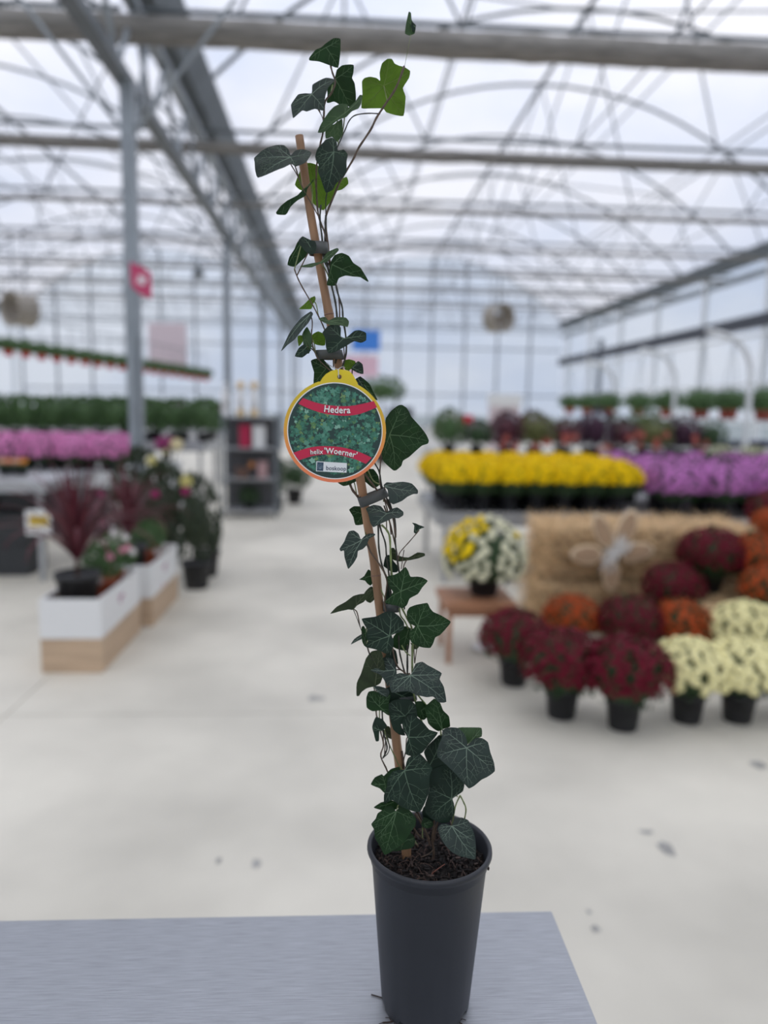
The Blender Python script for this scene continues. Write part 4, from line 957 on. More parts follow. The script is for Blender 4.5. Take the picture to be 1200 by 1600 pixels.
# wooden stool with two-tone plant
STW = mat('reddish_wood', (.36, .17, .09), .5, var=.2, scale=5, stretch=(1, 8, 8))
s0 = PZ(697, 1037, 0); st = empty('wooden_stool', (s0.x, s0.y, 0), 'small reddish wooden stool carrying the yellow and ivory plant', 'stool')
zt = PY(697, 943, s0.y).z; SW, SDp = .40, .40
for i in range(4): MB().box((-.02, -.02+i*.105, zt-.035), (SW, .08+i*.105, zt)).build('seat_slat', STW, st)
for (x, y) in ((0, 0), (SW-.05, 0), (0, SDp-.06), (SW-.05, SDp-.06)): MB().box((x, y, 0), (x+.028, y+.028, zt-.035)).build('leg', STW, st)
MB().box((.028, .004, zt-.08), (SW-.05, .022, zt-.036)).build('apron', STW, st)
MB().box((.028, SDp-.056, zt-.08), (SW-.05, SDp-.038, zt-.036)).build('apron', STW, st)
sp_ = PY(757, 880, s0.y+.21)
e = mum(sp_.x, s0.y+.21, zt, .235, lambda d: 'yellow' if (d.x*cos(.9)+d.y*sin(.9) > 9 or False) else 'white', 'bushy chrysanthemum with ivory blooms and a yellow patch on the wooden stool', 'stool plant', seed=3, potr=.1, poth=.10, heads=1)
for ch in list(e.children):
    if ch.name.startswith('flower_head'): bpy.data.objects.remove(ch)
del e['group']; e.rotation_euler = (0, 0, 0); rnd = random.Random(8); zc_ = .10+.235*.8*.72
for i in range(150):
    zz_ = 1-(i+.5)/150*1.45; a = i*2.39996+rnd.uniform(-.2, .2); q = sqrt(max(0, 1-zz_*zz_)); d = V((q*cos(a), q*sin(a), zz_)); r = .235*(1+rnd.uniform(-.04, .05))
    yel = (d.x < -.5 and d.z > .0) or (d.x < -.1 and d.z > .62) or rnd.random() < .03
    cc = 'yellow' if yel else 'white'; k = ('head', cc)
    if k not in CACHE:
        m = MB(); flower_into(m, V((0, 0, 0)), V((0, 0, 1)), 1, 9, 3); m.ball((0, 0, .28), .66, 8, 5, (1, 1, .55)); CACHE[k] = m.mesh('flower_head', MC[cc])
    link('flower_head', CACHE[k], e, loc=(d.x*r, d.y*r, zc_+d.z*r*.95), rot=d.to_track_quat('Z', 'Y').to_euler(), scale=.031*rnd.uniform(.85, 1.15))
p = PZ(757, 1015, 0); tag(MB().lathe([(.03, 0), (.05, .002), (.085, .018), (.088, .018), (.05, .006), (.001, .005)], 20, c=(p.x, p.y, .0)).build('saucer', WHITEL, smooth=True), 'white saucer lying on the floor under the wooden stool', 'saucer')

# ---- benches
def bench(x0, x1, y0, y1, z, label, fas=.05, mt=TIN, group=None, legs=True):
    e = empty('plant_bench', ((x0+x1)/2, (y0+y1)/2, 0), label, 'bench', group); hx, hy = (x1-x0)/2, (y1-y0)/2
    MB().box((-hx, -hy, z-.03), (hx, hy, z)).build('bench_top', mt, e)
    m = MB().box((-hx-.012, -hy-.012, z-fas), (hx+.012, -hy, z+.02)).box((-hx-.012, hy, z-fas), (hx+.012, hy+.012, z+.02)).box((-hx-.012, -hy, z-fas), (-hx, hy, z+.02)).box((hx, -hy, z-fas), (hx+.012, hy, z+.02))
    m.build('bench_rim', mt, e)
    for x in (-hx+.05, hx-.09):
        for y in (-hy+.05, hy-.09): MB().box((x, y, 0), (x+.04, y+.04, z-.03)).build('leg', mt, e)
    return e
def ordl(i): return ORD[i]
bench(.82, 2.60, 6.02, 7.50, .60, 'low grey bench under the yellow chrysanthemums', .10)
for j in range(4):
    for i in range(7):
        x = .98+.235*i; y = 6.2+.34*j
        mum(x, y, .60, .20, 'yellow', 'yellow chrysanthemum in the %s row of its bench, %s from the left' % (['front', 'second', 'third', 'back'][j], ordl(i)), 'yellow chrysanthemums on the grey bench', seed=i+j*2, poth=.15, potr=.075, n=260, s=.16, flat=.85, zmin=.0)
bench(2.72, 6.2, 6.0, 8.2, .56, 'long grey bench under the mauve chrysanthemums at right', .08)
for j in range(4):
    for i in range(6):
        x = 2.98+.42*i-(.0 if j % 2 else .08); y = 6.24+.5*j
        if j < 2 and i > 3: continue
        mum(x, y, .56, .25, 'purple', 'mauve chrysanthemum in the %s row of the right bench, %s from the left' % (['front', 'second', 'third', 'back'][j], ordl(i)), 'mauve chrysanthemums on the right bench', seed=i+j, poth=.16, potr=.09, n=380, s=.125, flat=.75)
bench(4.4, 7.2, 8.7, 9.4, .74, 'grey bench behind the mauve flowers carrying ivory plants', .06)
for i in range(4): mum(4.75+.42*i, 9.0, .74, .17, 'white', 'ivory chrysanthemum behind the mauve ones, %s from the left' % ordl(i), 'ivory chrysanthemums far right', seed=i, poth=.1, n=160, s=.12)
p = PY(1083, 716, 8.9); mum(p.x, 8.9, .74, .10, 'pink', 'small pale pink flower ball behind the mauve chrysanthemums', 'small pink flowers', seed=2, poth=.10, potr=.05, n=120, s=.15)
# left benches
LB = mat('white_bench_enamel', (.66, .67, .67), .5)
bench(-5.4, -2.42, 8.15, 9.25, .71, 'white rimmed bench under the pink chrysanthemums at left', .15, LB)
for j in range(2):
    for i in range(9):
        x = -5.25+.335*i; y = 8.38+.42*j; c_ = 'magenta' if i < 5 and j == 0 and i > 2 else 'pink'
        mum(x, y, .71, .225, c_, '%s chrysanthemum in the %s row of the left bench, %s from the left' % ('magenta' if c_ == 'magenta' else 'pink', ['front', 'back'][j], ordl(i)), 'pink chrysanthemums on the left bench', seed=i+j, poth=.10, potr=.085, n=300, s=.14, flat=.80, zmin=-.3)
mum(-2.05, 8.9, .80, .12, 'magenta', 'small magenta chrysanthemum just right of the steel column', 'small magenta plant', seed=2, poth=.12, potr=.06, n=160, s=.13)
MB().box((-2.2, 8.75, 0), (-1.9, 9.05, .80)).build('plinth_block', LB); tag(bpy.data.objects['plinth_block'], 'white block under the small magenta chrysanthemum', 'plinth')
bench(-4.8, -2.36, 6.05, 7.2, .80, 'near grey bench cut by the left edge of the photo', .06)
rnd = random.Random(2)
SMF = [mat('salmon_petals', (.75, .28, .16), .6), mat('orange_petals', (.80, .30, .03), .6), mat('peach_petals', (.75, .45, .30), .6)]
for i, px in enumerate((-12, 4, 14, 26, 37)):
    p = PY(px, 728, 6.9); e = empty('bedding_plant', (p.x, 6.9, .80), '%s bloom in small pot on the near left bench, %s from the left' % (['salmon', 'peach', 'salmon', 'peach', 'orange'][i], ordl(i)), 'flower', 'small pots on the near left bench')
    link('pot', pot_mesh(.035, .06, BLACKP), e); link('foliage', foliage_mesh(1), e, 'stuff', loc=(0, 0, .085), scale=.045)
    m = MB(); flower_into(m, V((0, 0, .12)), V((0, -.5, .8)).normalized(), .05, 9, 3, rnd); m.build('bloom', SMF[[0, 2, 0, 2, 1][i]], e)
p = PY(60, 816, 6.034); sg = empty('price_card', (p.x, 6.034, p.z), 'white card with yellow print hanging from the near left bench', 'sign')
MB().box((-.10, -.004, -.10), (.10, .0, .10)).build('card', WHITEL, sg); MB().box((-.07, -.006, -.03), (.08, -.0045, .055)).build('yellow_print', mat('yellow_print', (.60, .42, .03), .6), sg)
MB().tube([(0, 0, .10), (0, 0, .77-p.z)], .004, 5).build('hook', STEEL, sg)

# ---- planter boxes
def planter(pa, pb, ln, label):
    a = PZ(*pa, 0); b = PZ(*pb, 0); wd = b.x-a.x; e = empty('planter_box', ((a.x+b.x)/2, (a.y+b.y)/2+ln/2, 0), label, 'planter', 'two tone planter boxes'); hx, hy = wd/2, ln/2; t = .018
    for nm, z0, z1, mt_ in (('wood_base', .0, .19, OAK), ('white_upper', .192, .41, WHITEL)):
        m = MB().box((-hx, -hy, z0), (hx, -hy+t, z1)).box((-hx, hy-t, z0), (hx, hy, z1)).box((-hx, -hy+t, z0), (-hx+t, hy-t, z1)).box((hx-t, -hy+t, z0), (hx, hy-t, z1))
        m.build(nm, mt_, e)
    MB().box((-hx+t, -hy+t, .29), (hx-t, hy-t, .305)).build('shelf', OAK, e)
    for q in range(2): MB().box((hx+.0005, -.05+q*.05, .30+.02*q), (hx+.002, -.02+q*.05, .345)).build('printed_mark', mat('mauve_print', (.35, .08, .22), .6), e)
    return e, a, b
e1, a1, b1 = planter((64, 1053), (162, 1050), .78, 'nearest white and oak planter box with burgundy cordyline')
a2 = PZ(222, 984, 0); a2.x += .02
e2 = copy_tree(e1); e2.location = (a2.x-.13, a2.y+.46, 0); e2['label'] = 'second white and oak planter box behind the nearest one'
CORD = mat('burgundy_strap_leaf', (.10, .018, .028), .45, var=.35, scale=8, trans=.2)
def cordyline(x, y, z, L_, n, label, seed, potr=.12, poth=.22):
    e = empty('cordyline', (x, y, z), label, 'potted plant', 'cordylines in the planter boxes'); link('pot', pot_mesh(potr, poth, BLACKP), e); rnd = random.Random(seed)
    MB().tube([(0, 0, poth*.85), (0, 0, poth+.10)], .014, 6).build('trunk', mat('trunk_brown', (.06, .035, .025), .8), e)
    for i in range(n):
        az = i*2.39996; lean = .12+1.25*(i/n)**1.1+rnd.uniform(-.05, .1); l = L_*rnd.uniform(.8, 1.1); pts = []; m = MB(); vs = []
        for k in range(8):
            t = k/7; an = lean*(.5+.9*t*t)+.9*t*t*(i/n)
            pts.append((pts[-1] if pts else V((0, 0, poth+.06)))+V((sin(an)*cos(az), sin(an)*sin(az), cos(an)))*l/7*(1 if k else 0))
        sd_ = V((-sin(az), cos(az), 0))
        for k, q in enumerate(pts): wd = .013*sin(pi*(.18+.80*k/7)); vs += [q-sd_*wd, q+V((0, 0, -.004)), q+sd_*wd]
        for q in vs: q.z = max(q.z, -z+.02)
        m.add(vs, [f for k in range(7) for f in ((3*k, 3*k+1, 3*k+4, 3*k+3), (3*k+1, 3*k+2, 3*k+5, 3*k+4))]).build('leaf', CORD, e, True)
    return e
cordyline(a1.x+.155, a1.y+.17, .305, .62, 54, 'burgundy cordyline in a black pot at the near end of the nearest planter', 1)
cordyline(a2.x-.15, a2.y+.22, .305, .50, 40, 'darker cordyline in the second planter box', 5)
PINKF = mat('soft_pink_petals', (.80, .36, .46), .6, trans=.2); WHF = mat('white_flower_petals', (.80, .76, .74), .6, trans=.2)
def bushy(x, y, z, R, label, seed, fl, potmt=TERRA, potr=.075, poth=.13, cat='potted plant', nm='potted_impatiens', fmt=GREENM, tall=1.0, group=None, fs=.028):
    e = empty(nm, (x, y, z), label, cat, group); link('pot', pot_mesh(potr, poth, potmt), e)
    link('foliage', foliage_mesh(seed % 4, 380, .85, fmt, .22, core=.6), e, 'stuff', loc=(0, 0, poth+R*tall*.75), scale=(R, R, R*tall))
    rnd = random.Random(seed)
    for (px, py, mt_) in fl:
        p = PY(px, py, y-R*.92)-V((x, y, z)); d = (p-V((0, 0, poth+R*tall*.75))).normalized()
        m = MB(); flower_into(m, V((0, 0, 0)), (d+V((0, -.6, .3))).normalized(), fs, 6, 2, rnd); m.build('flower', mt_, e, loc=p)
    return e
bushy(a1.x+.215, a1.y+.42, .305, .115, 'pink and white impatiens in the middle of the nearest planter box', 1, [(150, 932, PINKF), (142, 902, WHF), (172, 870, PINKF), (160, 818, PINKF), (155, 907, WHF)], group=None)
bushy(a1.x+.20, a1.y+.63, .305, .14, 'pink and white impatiens at the far end of the nearest planter box', 2, [(178, 835, WHF), (196, 840, WHF), (199, 856, PINKF), (190, 860, PINKF), (207, 862, WHF)])
bushy(a2.x-.10, a2.y+.48, .305, .12, 'pink impatiens in the middle of the second planter box', 3, [(240, 886, PINKF), (245, 862, WHF), (252, 914, PINKF), (231, 902, WHF)])
bushy(a2.x-.12, a2.y+.68, .305, .11, 'leafy green plant at the far end of the second planter box', 4, [])
CRF = mat('pale_dahlia_petals', (.78, .70, .45), .6, trans=.2); MGF = mat('dark_pink_petals', (.42, .02, .16), .6, trans=.2); LEMON = mat('lemon_petals', (.72, .66, .26), .6, trans=.2)
DKG = mat('dusky_foliage', (.030, .045, .020), .6, var=.5, scale=18, trans=.15)
def tallplant(px, Y, ztop, R, label, seed, fl):
    x = PY(px, 850, Y).x; h = ztop; e = bushy(x, Y, 0, R, label, seed, [], BLACKP, .12, .22, 'potted plant', 'potted_dahlia', DKG, (h-.22)/(1.75*R), 'tall dahlias on the floor'); rnd = random.Random(seed)
    for (fx, fy, r, mt_) in fl:
        p = PY(fx, fy, Y-R*.9)-V((x, Y, 0)); m = MB(); m.ball(p, r*.6, 8, 5)
        for k in range(34): d = rdir(rnd, -.6); flower_into(m, p+d*r*.55, d, r*.42, 5, 1, rnd)
        f_ = m.build('flower_head', mt_, e); MB().tube([p, p*.7+V((0, 0, .15))], .005, 5).build('stalk', mat('dahlia_stalk', (.05, .09, .03), .6), f_)
tallplant(258, 6.15, 1.05, .21, 'tall bushy dahlia with pale blooms behind the second planter', 1, [(276, 695, .075, CRF), (237, 720, .055, LEMON), (258, 706, .03, CRF), (243, 773, .05, MGF)])
tallplant(306, 5.9, .98, .19, 'tall bushy dahlia with yellow and dark pink blooms beside the aisle', 2, [(291, 752, .068, LEMON), (290, 768, .05, MGF)])
tallplant(222, 6.75, 1.12, .26, 'tall leafy dahlia standing by the steel column foot', 3, [(157, 772, .045, MGF)])
tallplant(322, 6.35, .52, .13, 'low dark plant in a black pot at the aisle edge', 0, [])

# ---- sign on the column
p = PY(220, 439, 7.34); sg = empty('column_sign', (p.x, 7.345, p.z), 'pink red flag sign with white mark high on the nearest steel column', 'sign')
m = MB().add([(-.10, 0, .17), (.02, 0, .13), (.10, 0, .075), (.10, 0, -.16), (.0, 0, -.13), (-.09, 0, -.05)], [(0, 1, 2, 3, 4, 5)]); o = m.build('flag_panel', mat('sign_crimson', (.52, .05, .14), .5), sg); s = o.modifiers.new('thickness', 'SOLIDIFY'); s.thickness = .006
MB().box((-.035, -.010, -.03), (.045, -.007, .05), Matrix.Rotation(radians(20), 4, 'Y')).build('white_mark', mat('sign_white', (.75, .62, .66), .5), sg)

# ---- hanging red pots at left
hp0 = V((-10.2, 21.5, 3.0)); hp1 = V((-6.0, 34.0, 2.72)); n = 20
rail = tag(MB().tube([hp0+V((0, 0, 1.05)), hp1+V((0, 0, 1.05))], .02, 6).tube([hp0.lerp(hp1, 1.8/12.5)+V((0, 0, 1.05)), hp0.lerp(hp1, 1.8/12.5)+V((0, 0, 2.24))], .01, 5).tube([hp0.lerp(hp1, 11.1/12.5)+V((0, 0, 1.05)), hp0.lerp(hp1, 11.1/12.5)+V((0, 0, 2.45))], .01, 5).build('hanging_rail', DSTEEL), 'thin rail above the row of red hanging pots at left', 'rail')
def hanging(c, R, label, group, potmt, hang, seed, potr, drop=.55):
    e = empty('hanging_basket', c, label, 'hanging basket', group); link('pot', pot_mesh(potr, potr*1.3, potmt), e)
    link('foliage', foliage_mesh(seed % 3, 330, .85, GREENM, .2), e, 'stuff', loc=(0, 0, potr*1.3+R*.30), scale=(R, R, R*.8))
    m = MB()
    for k in range(3): a = k*2.094; m.tube([(potr*cos(a), potr*sin(a), potr*1.3), (0, 0, hang)], .005, 4)
    m.build('hanger', DSTEEL, e); return e
for i in range(n):
    c = hp0.lerp(hp1, (i/(n-1))); hanging(c-V((0, 0, .15)), .33, 'red hanging pot of green trailing plant, %s of the long left row' % (ordl(i)), 'red hanging pots in the long left row', REDP, 1.2, i, .17)
# right hanging baskets
HX = [(892, 21.5), (910, 20), (940, 18.4), (990, 16.5), (1034, 15), (1088, 13.6), (1140, 12.6), (1200, 11.5)]
q0 = PY(885, 580, 22); q1 = PY(1230, 575, 11.0); 
TERB = mat('brick_red_pot', (.30, .06, .04), .6)
pr = tag(MB().tube([V((q0.x, 22, 2.75)), V((q1.x, 10.85, 2.75))], .025, 6).tube([V((q0.x, 20.2, 2.75)), V((q0.x, 20.2, 5.2))], .01, 5).tube([V((q1.x, 10.9, 2.75)), V((q1.x, 10.9, 5.2))], .01, 5).build('basket_rail', WSTEEL), 'white rail the right hanging baskets hang from', 'rail')
for i, (px, Y) in enumerate(HX):
    p = PY(px, 632, Y); t = (Y-22)/(11-22)
    hanging(V((q1.x+(q0.x-q1.x)*(Y-11)/11, Y, p.z-.26)), .33+.015*(i % 3), 'green hanging basket with brick red pot, %s from the left in the right row' % ordl(i), 'hanging baskets in the right row', TERB, 2.75-(p.z-.26), i, .17)
# white hoop racks along the right side
for i, (px, Y) in enumerate([(1168, 11.2), (1052, 14.6), (958, 18.5)]):
    p = PY(px, 650, Y); e = empty('hoop_rack', (p.x, Y, 0), 'white steel hoop post by the hanging baskets, %s from the right' % ordl(i), 'rack', 'white hoop posts at right')
    MB().tube(crv([(0, 0, 0), (0, 0, 1.0), (0, 0, 1.9), (-.05, 0, 2.3), (-.3, 0, 2.6), (-.75, 0, 2.72)], 6), .045, 8).build('hoop', WSTEEL, e, True)
    MB().tube([(0, -.5, 0), (0, .5, 0)], .04, 6).build('foot', WSTEEL, e); MB().tube([(0, 0, 1.3), (1.6, 0, 1.3)], .02, 6).build('crossbar', WSTEEL, e)
# ---- distant greenery, left
bench(-8.6, -1.95, 10.8, 12.2, .92, 'long grey bench of green plants beyond the pink flowers', .12)
k = 0
for j in range(2):
    for i in range(16):
        bushy(-8.3+.42*i, 11.05+.6*j, .92, .27, 'round green plant, %s row of the long left bench, %s from left' % (['front', 'back'][j], ordl(i)), i+j, [], BLACKP, .1, .14, 'potted plant', 'green_potted_plant', GREENM, 1.15, 'green plants on the long left bench')
bench(-5.0, -2.25, 14.3, 14.9, 1.12, 'tall narrow bench of mauve flowers behind the green plants', .05)
for i in range(12): mum(-4.85+.23*i, 14.6, 1.12, .17, 'purple', 'small mauve chrysanthemum on the tall left bench, %s from left' % ordl(i), 'mauve chrysanthemums on the tall left bench', seed=i, poth=.13, n=110, s=.14)
# ---- display rack by the aisle
rx0 = PY(345, 700, 9.7).x; rx1 = PY(432, 700, 9.7).x; rk = empty('display_rack', ((rx0+rx1)/2, 9.95, 0), 'grey metal shelf rack with boxes and pots beside the aisle', 'rack'); hx = (rx1-rx0)/2
for x in (-hx, hx-.03):
    for y in (-.25, .22): MB().box((x, y, 0), (x+.03, y+.03, 1.36)).build('upright', DSTEEL, rk)
ZS_ = [.10, .52, .92, 1.33]
for z in ZS_: MB().box((-hx+.03, -.25, z-.02), (hx-.03, .25, z)).build('shelf', TIN, rk)
MB().box((-hx+.03, .25, .1), (hx-.03, .255, 1.30)).build('back_panel', mat('rack_back', (.10, .10, .105), .6), rk)
def on_rack(nm, dx, z, sx_, sy_, sz_, mt_, label, cat, y=-.1, **k):
    o = empty(nm, (rk.location.x+dx, rk.location.y+y, z), label, cat); bm = bmesh.new(); bmesh.ops.create_cube(bm, size=1)
    for v_ in bm.verts: v_.co = V((v_.co.x*sx_, v_.co.y*sy_, (v_.co.z+.5)*sz_))
    bmesh.ops.bevel(bm, geom=bm.edges[:], offset=.006, segments=1, affect='EDGES'); me = bpy.data.meshes.new('box_body'); bm.to_mesh(me); bm.free(); me.materials.append(mt_); link('box_body', me, o)
    MB().box((-sx_/2-.004, -sy_/2-.004, sz_), (sx_/2+.004, sy_/2+.004, sz_+.02)).build('lid', mt_, o); return o
on_rack('gift_box', -.06, .92, .14, .14, .28, mat('crimson_box', (.42, .01, .06), .5), 'crimson box on the upper middle shelf of the rack', 'box')
on_rack('gift_box', .12, .92, .15, .14, .27, WHITEL, 'white box beside the crimson one on the rack', 'box')
on_rack('gift_box', -.10, .52, .16, .14, .12, mat('brown_box', (.13, .07, .05), .6), 'dark brown box on the lower middle shelf of the rack', 'box')
on_rack('gift_box', .02, .66, .06, .06, .05, mat('orange_box', (.6, .22, .05), .6), 'small orange box stacked on the dark brown one', 'box')
on_rack('gift_box', .16, .52, .12, .12, .2, mat('rose_box', (.45, .28, .28), .6), 'dusty rose box on the lower middle shelf of the rack', 'box')
bushy(rk.location.x-.02, rk.location.y-.05, .10, .15, 'dark green plant on the bottom shelf of the rack', 2, [], BLACKP, .07, .06, 'potted plant', 'green_potted_plant', GREEN)
AMB = mat('amber_globe', (.66, .46, .20), .3)
for i, (px, lbl) in enumerate(((352, 'white column lamp at the left of the rack top, without amber globe'), (376, 'white column lamp with amber globe on the rack, left of the pair'), (397, 'white column lamp with amber globe on the rack, right of the pair'))):
    x = PY(px, 620, 9.9).x; e = empty('column_lamp', (x, 9.9, 1.33), lbl, 'lamp', 'column lamps on the rack')
    MB().lathe([(.05, 0), (.055, .01), (.055, .06), (.04, .08), (.04, .10)], 14).build('base', AMB if i else WHITEL, e, True)
    MB().lathe([(.04, .10), (.05, .11), (.05, .32), (.03, .34), (.03, .35)], 14).build('body', WHITEL, e, True)
    MB().ball((0, 0, .40), .055 if i else .03, 12, 8).build('globe', AMB if i else WHITEL, e, True)
bushy(PY(458, 720, 11).x, 11.3, 0, .26, 'low dark green shrub right of the display rack', 1, [], BLACKP, .13, .22, 'shrub', 'potted_shrub', GREEN, 1.1)
p = PY(430, 720, 10.3); e = bushy(p.x, 10.5, 0, .13, 'slim plant with pink flowers at the right side of the rack', 3, [(428, 728, PINKF), (432, 745, PINKF), (427, 760, PINKF), (431, 700, CRF)], BLACKP, .1, .2, 'potted plant', 'potted_flower', GREEN, 2.8, fs=.06)
# ---- mixed shrubs behind yellow mums
bench(1.4, 5.9, 10.6, 12.2, .78, 'long bench of mixed burgundy and green shrubs behind the yellow flowers', .06)
BUR = mat('burgundy_foliage', (.09, .018, .03), .6, var=.5, scale=14, trans=.15); OLV = mat('olive_foliage', (.13, .14, .04), .6, var=.4, scale=14, trans=.2); PRU = mat('plum_foliage', (.05, .012, .035), .6, var=.4, scale=14, trans=.15)
CORAL = mat('coral_petals', (.50, .13, .10), .6, trans=.15)
mixed = [(1.62, GREENM, 'green', .22), (2.05, GREEN, 'dark green', .2), (2.5, BUR, 'burgundy', .22), (2.95, OLV, 'olive', .24), (3.4, BUR, 'burgundy', .2), (3.85, PRU, 'plum', .23), (4.3, BUR, 'burgundy', .22), (4.75, OLV, 'olive green', .25), (5.2, PRU, 'plum', .22), (5.65, GREEN, 'dark green', .2)]
for j in range(2):
    for i, (x, mt_, nm_, R) in enumerate(mixed):
        if j: mt_, nm_ = mixed[(i+3) % len(mixed)][1:3]
        pxy = []
        if j == 0:
            rnd = random.Random(i*7)
            if 1 < i < 9: pxy = [(531+1156*(x+rnd.uniform(-.15, .15))/10.8, 690+rnd.uniform(-12, 14), CORAL) for _ in range(4)]
        bushy(x+.1*j, 11.0+.65*j, .78, R*1.1, '%s shrub in the %s row behind yellow flowers, %s from left' % (nm_, ['front', 'back'][j], ordl(i)), i, pxy, BLACKP, .1, .14, 'shrub', 'potted_shrub', mt_, random.Random(i*3+j).uniform(1.0, 1.5), 'mixed shrubs behind the yellow flowers', fs=.07)
# violet trays far right
bench(5.4, 8.3, 12.9, 14.0, .86, 'long white bench with violet trays at far right', .1, LB)
VIO = mat('violet_petals', (.035, .025, .16), .6, var=.3, scale=20)
for i in range(7):
    e = empty('flower_tray', (5.65+.4*i, 13.1, .86), 'tray of deep violet flowers on the far right bench, %s from the left' % ordl(i), 'tray', 'violet flower trays')
    MB().box((-.18, -.14, 0), (.18, .14, .06)).build('tray', BLACKP, e); m = MB(); rnd = random.Random(i)
    for k in range(90): flower_into(m, V((rnd.uniform(-.17, .17), rnd.uniform(-.13, .13), .10+rnd.uniform(-.02, .04))), rdir(rnd, .3), .03, 5, 1, rnd)
    m.build('violet_blooms', VIO, e, kind='stuff'); link('foliage', foliage_mesh(1), e, 'stuff', loc=(0, 0, .07), scale=(.17, .13, .04))
# far bench and crates centre
for i, (x, Y) in enumerate([(1.9, 24.0), (3.4, 24.0)]):
    e = empty('sales_counter', (x, Y, 0), ['pale grey sales counter at the aisle end, left one', 'pale grey sales counter at the aisle end, right one'][i], 'counter', 'sales counters')
    MB().box((-.65, -.35, 0), (.65, .35, .92)).build('body', WHITEL, e); MB().box((-.7, -.4, .92), (.7, .4, .96)).build('counter_top', TIN, e)
def screen(x, Y, z, w_, h_, label, mt_):
    e = empty('monitor', (x, Y, z), label, 'monitor'); MB().box((-w_/2, -.03, .15), (w_/2, .03, .15+h_)).build('screen', mt_, e); MB().box((-.04, -.02, .01), (.04, .02, .15)).build('stand', BLACKP, e); MB().box((-.14, -.1, 0), (.14, .1, .012)).build('foot', BLACKP, e)
screen(1.95, 24, .96, .8, .42, 'dark wide monitor on the left sales counter', mat('dark_screen', (.05, .06, .07), .3))
p = PY(703, 628, 24); o = on_rack('goods_box', 0, 0, .42, .3, .45, WHITEL, 'white box on the right sales counter', 'box'); o.location = (p.x, 24, .96)
p = PY(728, 628, 24); o = on_rack('goods_box', 0, 0, .45, .3, .34, mat('bright_red_box', (.55, .02, .05), .5), 'bright red box on the right sales counter', 'box'); o.location = (p.x, 24, .96)
p = PY(787, 650, 22); e = empty('info_kiosk', (p.x, 22, 0), 'tall pinkish white kiosk beside the sales counters', 'kiosk')
MB().box((-.42, -.2, 0), (.42, .2, 1.6)).build('body', mat('pinkish_white', (.62, .52, .54), .5), e); MB().box((-.46, -.24, 1.6), (.46, .24, 1.95)).build('header', WHITEL, e); MB().box((-.02, -.215, .9), (.26, -.201, 1.35)).build('screen', mat('slate_panel', (.20, .24, .30), .4), e)
p = PY(572, 532, 29.5); e = empty('hanging_banner', (p.x, 29.5, p.z), 'bright blue banner hanging high in front of the end wall', 'banner')
MB().box((-.55, -.01, -.40), (.55, .01, .40)).build('panel', mat('banner_blue', (.05, .22, .68), .5), e); MB().tube([(-.5, 0, .4), (-.5, 0, 5.2-p.z)], .01, 4).tube([(.5, 0, .4), (.5, 0, 5.2-p.z)], .01, 4).build('cord', DSTEEL, e)
p = PY(562, 572, 32.6); e = empty('hanging_banner', (p.x, 32.6, p.z), 'pale pink banner below the blue one by the end wall', 'banner')
MB().box((-.8, -.01, -.45), (.8, .01, .45)).build('panel', mat('banner_pink', (.72, .48, .56), .5), e); MB().tube([(-.7, 0, .4), (-.7, 0, 5.2-p.z)], .01, 4).tube([(.7, 0, .4), (.7, 0, 5.2-p.z)], .01, 4).build('cord', DSTEEL, e)
def banner(px, py, Y, w_, h_, col, label, i):
    p = PY(px, py, Y); e = empty('hanging_banner', (p.x, Y, p.z), label, 'banner'); MB().box((-w_/2, -.01, -h_/2), (w_/2, .01, h_/2)).build('panel', mat('banner_cloth_%s' % i, col, .6), e); MB().tube([(0, 0, h_/2), (0, 0, 5.2-p.z)], .01, 4).build('cord', DSTEEL, e)
banner(262, 540, 32.6, 1.6, 1.9, (.62, .52, .56), 'large faded pinkish banner by the end wall, right of the steel column', 'rose')
# topiary tree near aisle end
p = PY(598, 620, 20); e = empty('potted_tree', (p.x, 20, 0), 'small green tree in a pot at the aisle end behind the tag', 'tree')
link('pot', pot_mesh(.22, .4, BLACKP), e); MB().tube([(0, 0, .35), (0, 0, 1.6)], .03, 6).build('trunk', mat('trunk_brown', (.06, .035, .025), .8), e); link('crown', foliage_mesh(1, 380, .85, GREENM, .22, core=.6), e, 'stuff', loc=(0, 0, 1.95), scale=(.6, .5, .42))
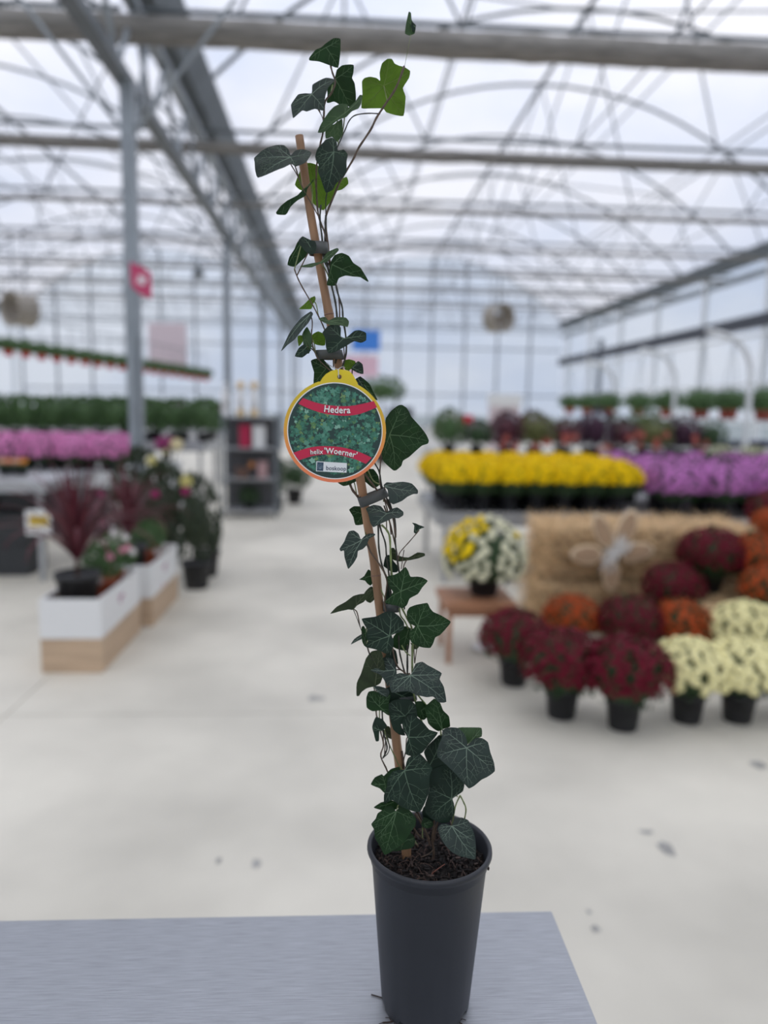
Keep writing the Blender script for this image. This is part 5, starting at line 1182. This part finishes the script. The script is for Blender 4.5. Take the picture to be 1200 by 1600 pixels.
# heaters under the roof
def heater(px, py, Y, r, label, az):
    p = PY(px, py, Y); e = empty('fan_heater', p, label, 'fan heater', 'round air fans under the roof', rz=az); T_ = Matrix.Rotation(radians(90), 4, 'X')
    m = MB().lathe([(r, -.25), (r*1.05, -.24), (r*.95, 0), (r*1.05, .24), (r, .25), (r*.93, .24), (r*.85, 0), (r*.93, -.24)], 24); m.v = [tuple(T_ @ V(v_)) for v_ in m.v]; m.f = [f for f in m.f if len(f) < 10]; m.build('housing', mat('heater_housing', (.30, .27, .23), .5), e, True)
    m = MB().ball((0, 0, 0), r*.22, 10, 6); m.build('motor', mat('heater_brown', (.16, .13, .10), .6), e, True)
    for k in range(5):
        a = k*2*pi/5; M = Matrix.Rotation(a, 4, 'Y') @ Matrix.Rotation(.5, 4, 'Z'); MB().box((-r*.18, -.006, r*.15), (r*.18, .006, r*.82), M).build('blade', mat('blade_tan', (.34, .29, .24), .6), e)
    for s_ in (-1, 1): MB().tube([(s_*r*.7, 0, r*.7), (s_*r*.5, 0, 5.2-p.z)], .012, 5).build('hanger', DSTEEL, e)
heater(779, 497, 20.2, .36, 'round steel air fan hanging under the roof right of the ivy', .5)
heater(31, 484, 17.1, .36, 'round steel air fan hanging at the far left of the photo', -.6)
p = PY(310, 424, 10.9); e = empty('pendant_lamp', p, 'small dark pendant lamp left of the central gutter', 'lamp')
MB().lathe([(.09, -.08), (.095, -.075), (.05, .06), (.02, .10), (.02, .12)], 16).build('shade', DSTEEL, e, True); MB().tube([(0, 0, .12), (0, 0, 5.2-p.z)], .006, 4).build('cord', DSTEEL, e); MB().ball((0, 0, -.06), .04, 8, 6).build('bulb', WHITEL, e, True)

# dark crates added to stand in for the shade below the left benches
SHADE_FILLER = mat('shade_filler_dark', (.035, .037, .04), .6)
def crate(x, y, z, label):
    e = empty('shade_filler_crate', (x, y, z), label, 'crate', 'dark crates added as shade under the left benches')
    m = MB().box((-.28, -.2, 0), (.28, .2, .02))
    m.box((-.28, -.2, .02), (-.265, .2, .26)).box((.265, -.2, .02), (.28, .2, .26)).box((-.265, -.2, .02), (.265, -.185, .26)).box((-.265, .185, .02), (.265, .2, .26)).build('crate_body', SHADE_FILLER, e)
    for k in range(3): MB().box((-.285, -.206, .05+.07*k), (.285, -.2, .075+.07*k)).build('rib', SHADE_FILLER, e)
for i in range(4):
    for j in range(2): crate(-2.9-.6*i, 6.5, .27*j, 'dark crate added as shade under the near left bench, %s layer, %s from the aisle' % (['lower', 'upper'][j], ordl(i)))
for i in range(4):
    for j in range(2): crate(-2.85-.6*i, 8.5, .27*j, 'dark crate added as shade under the pink flower bench, %s layer, %s from column' % (['lower', 'upper'][j], ordl(i)))
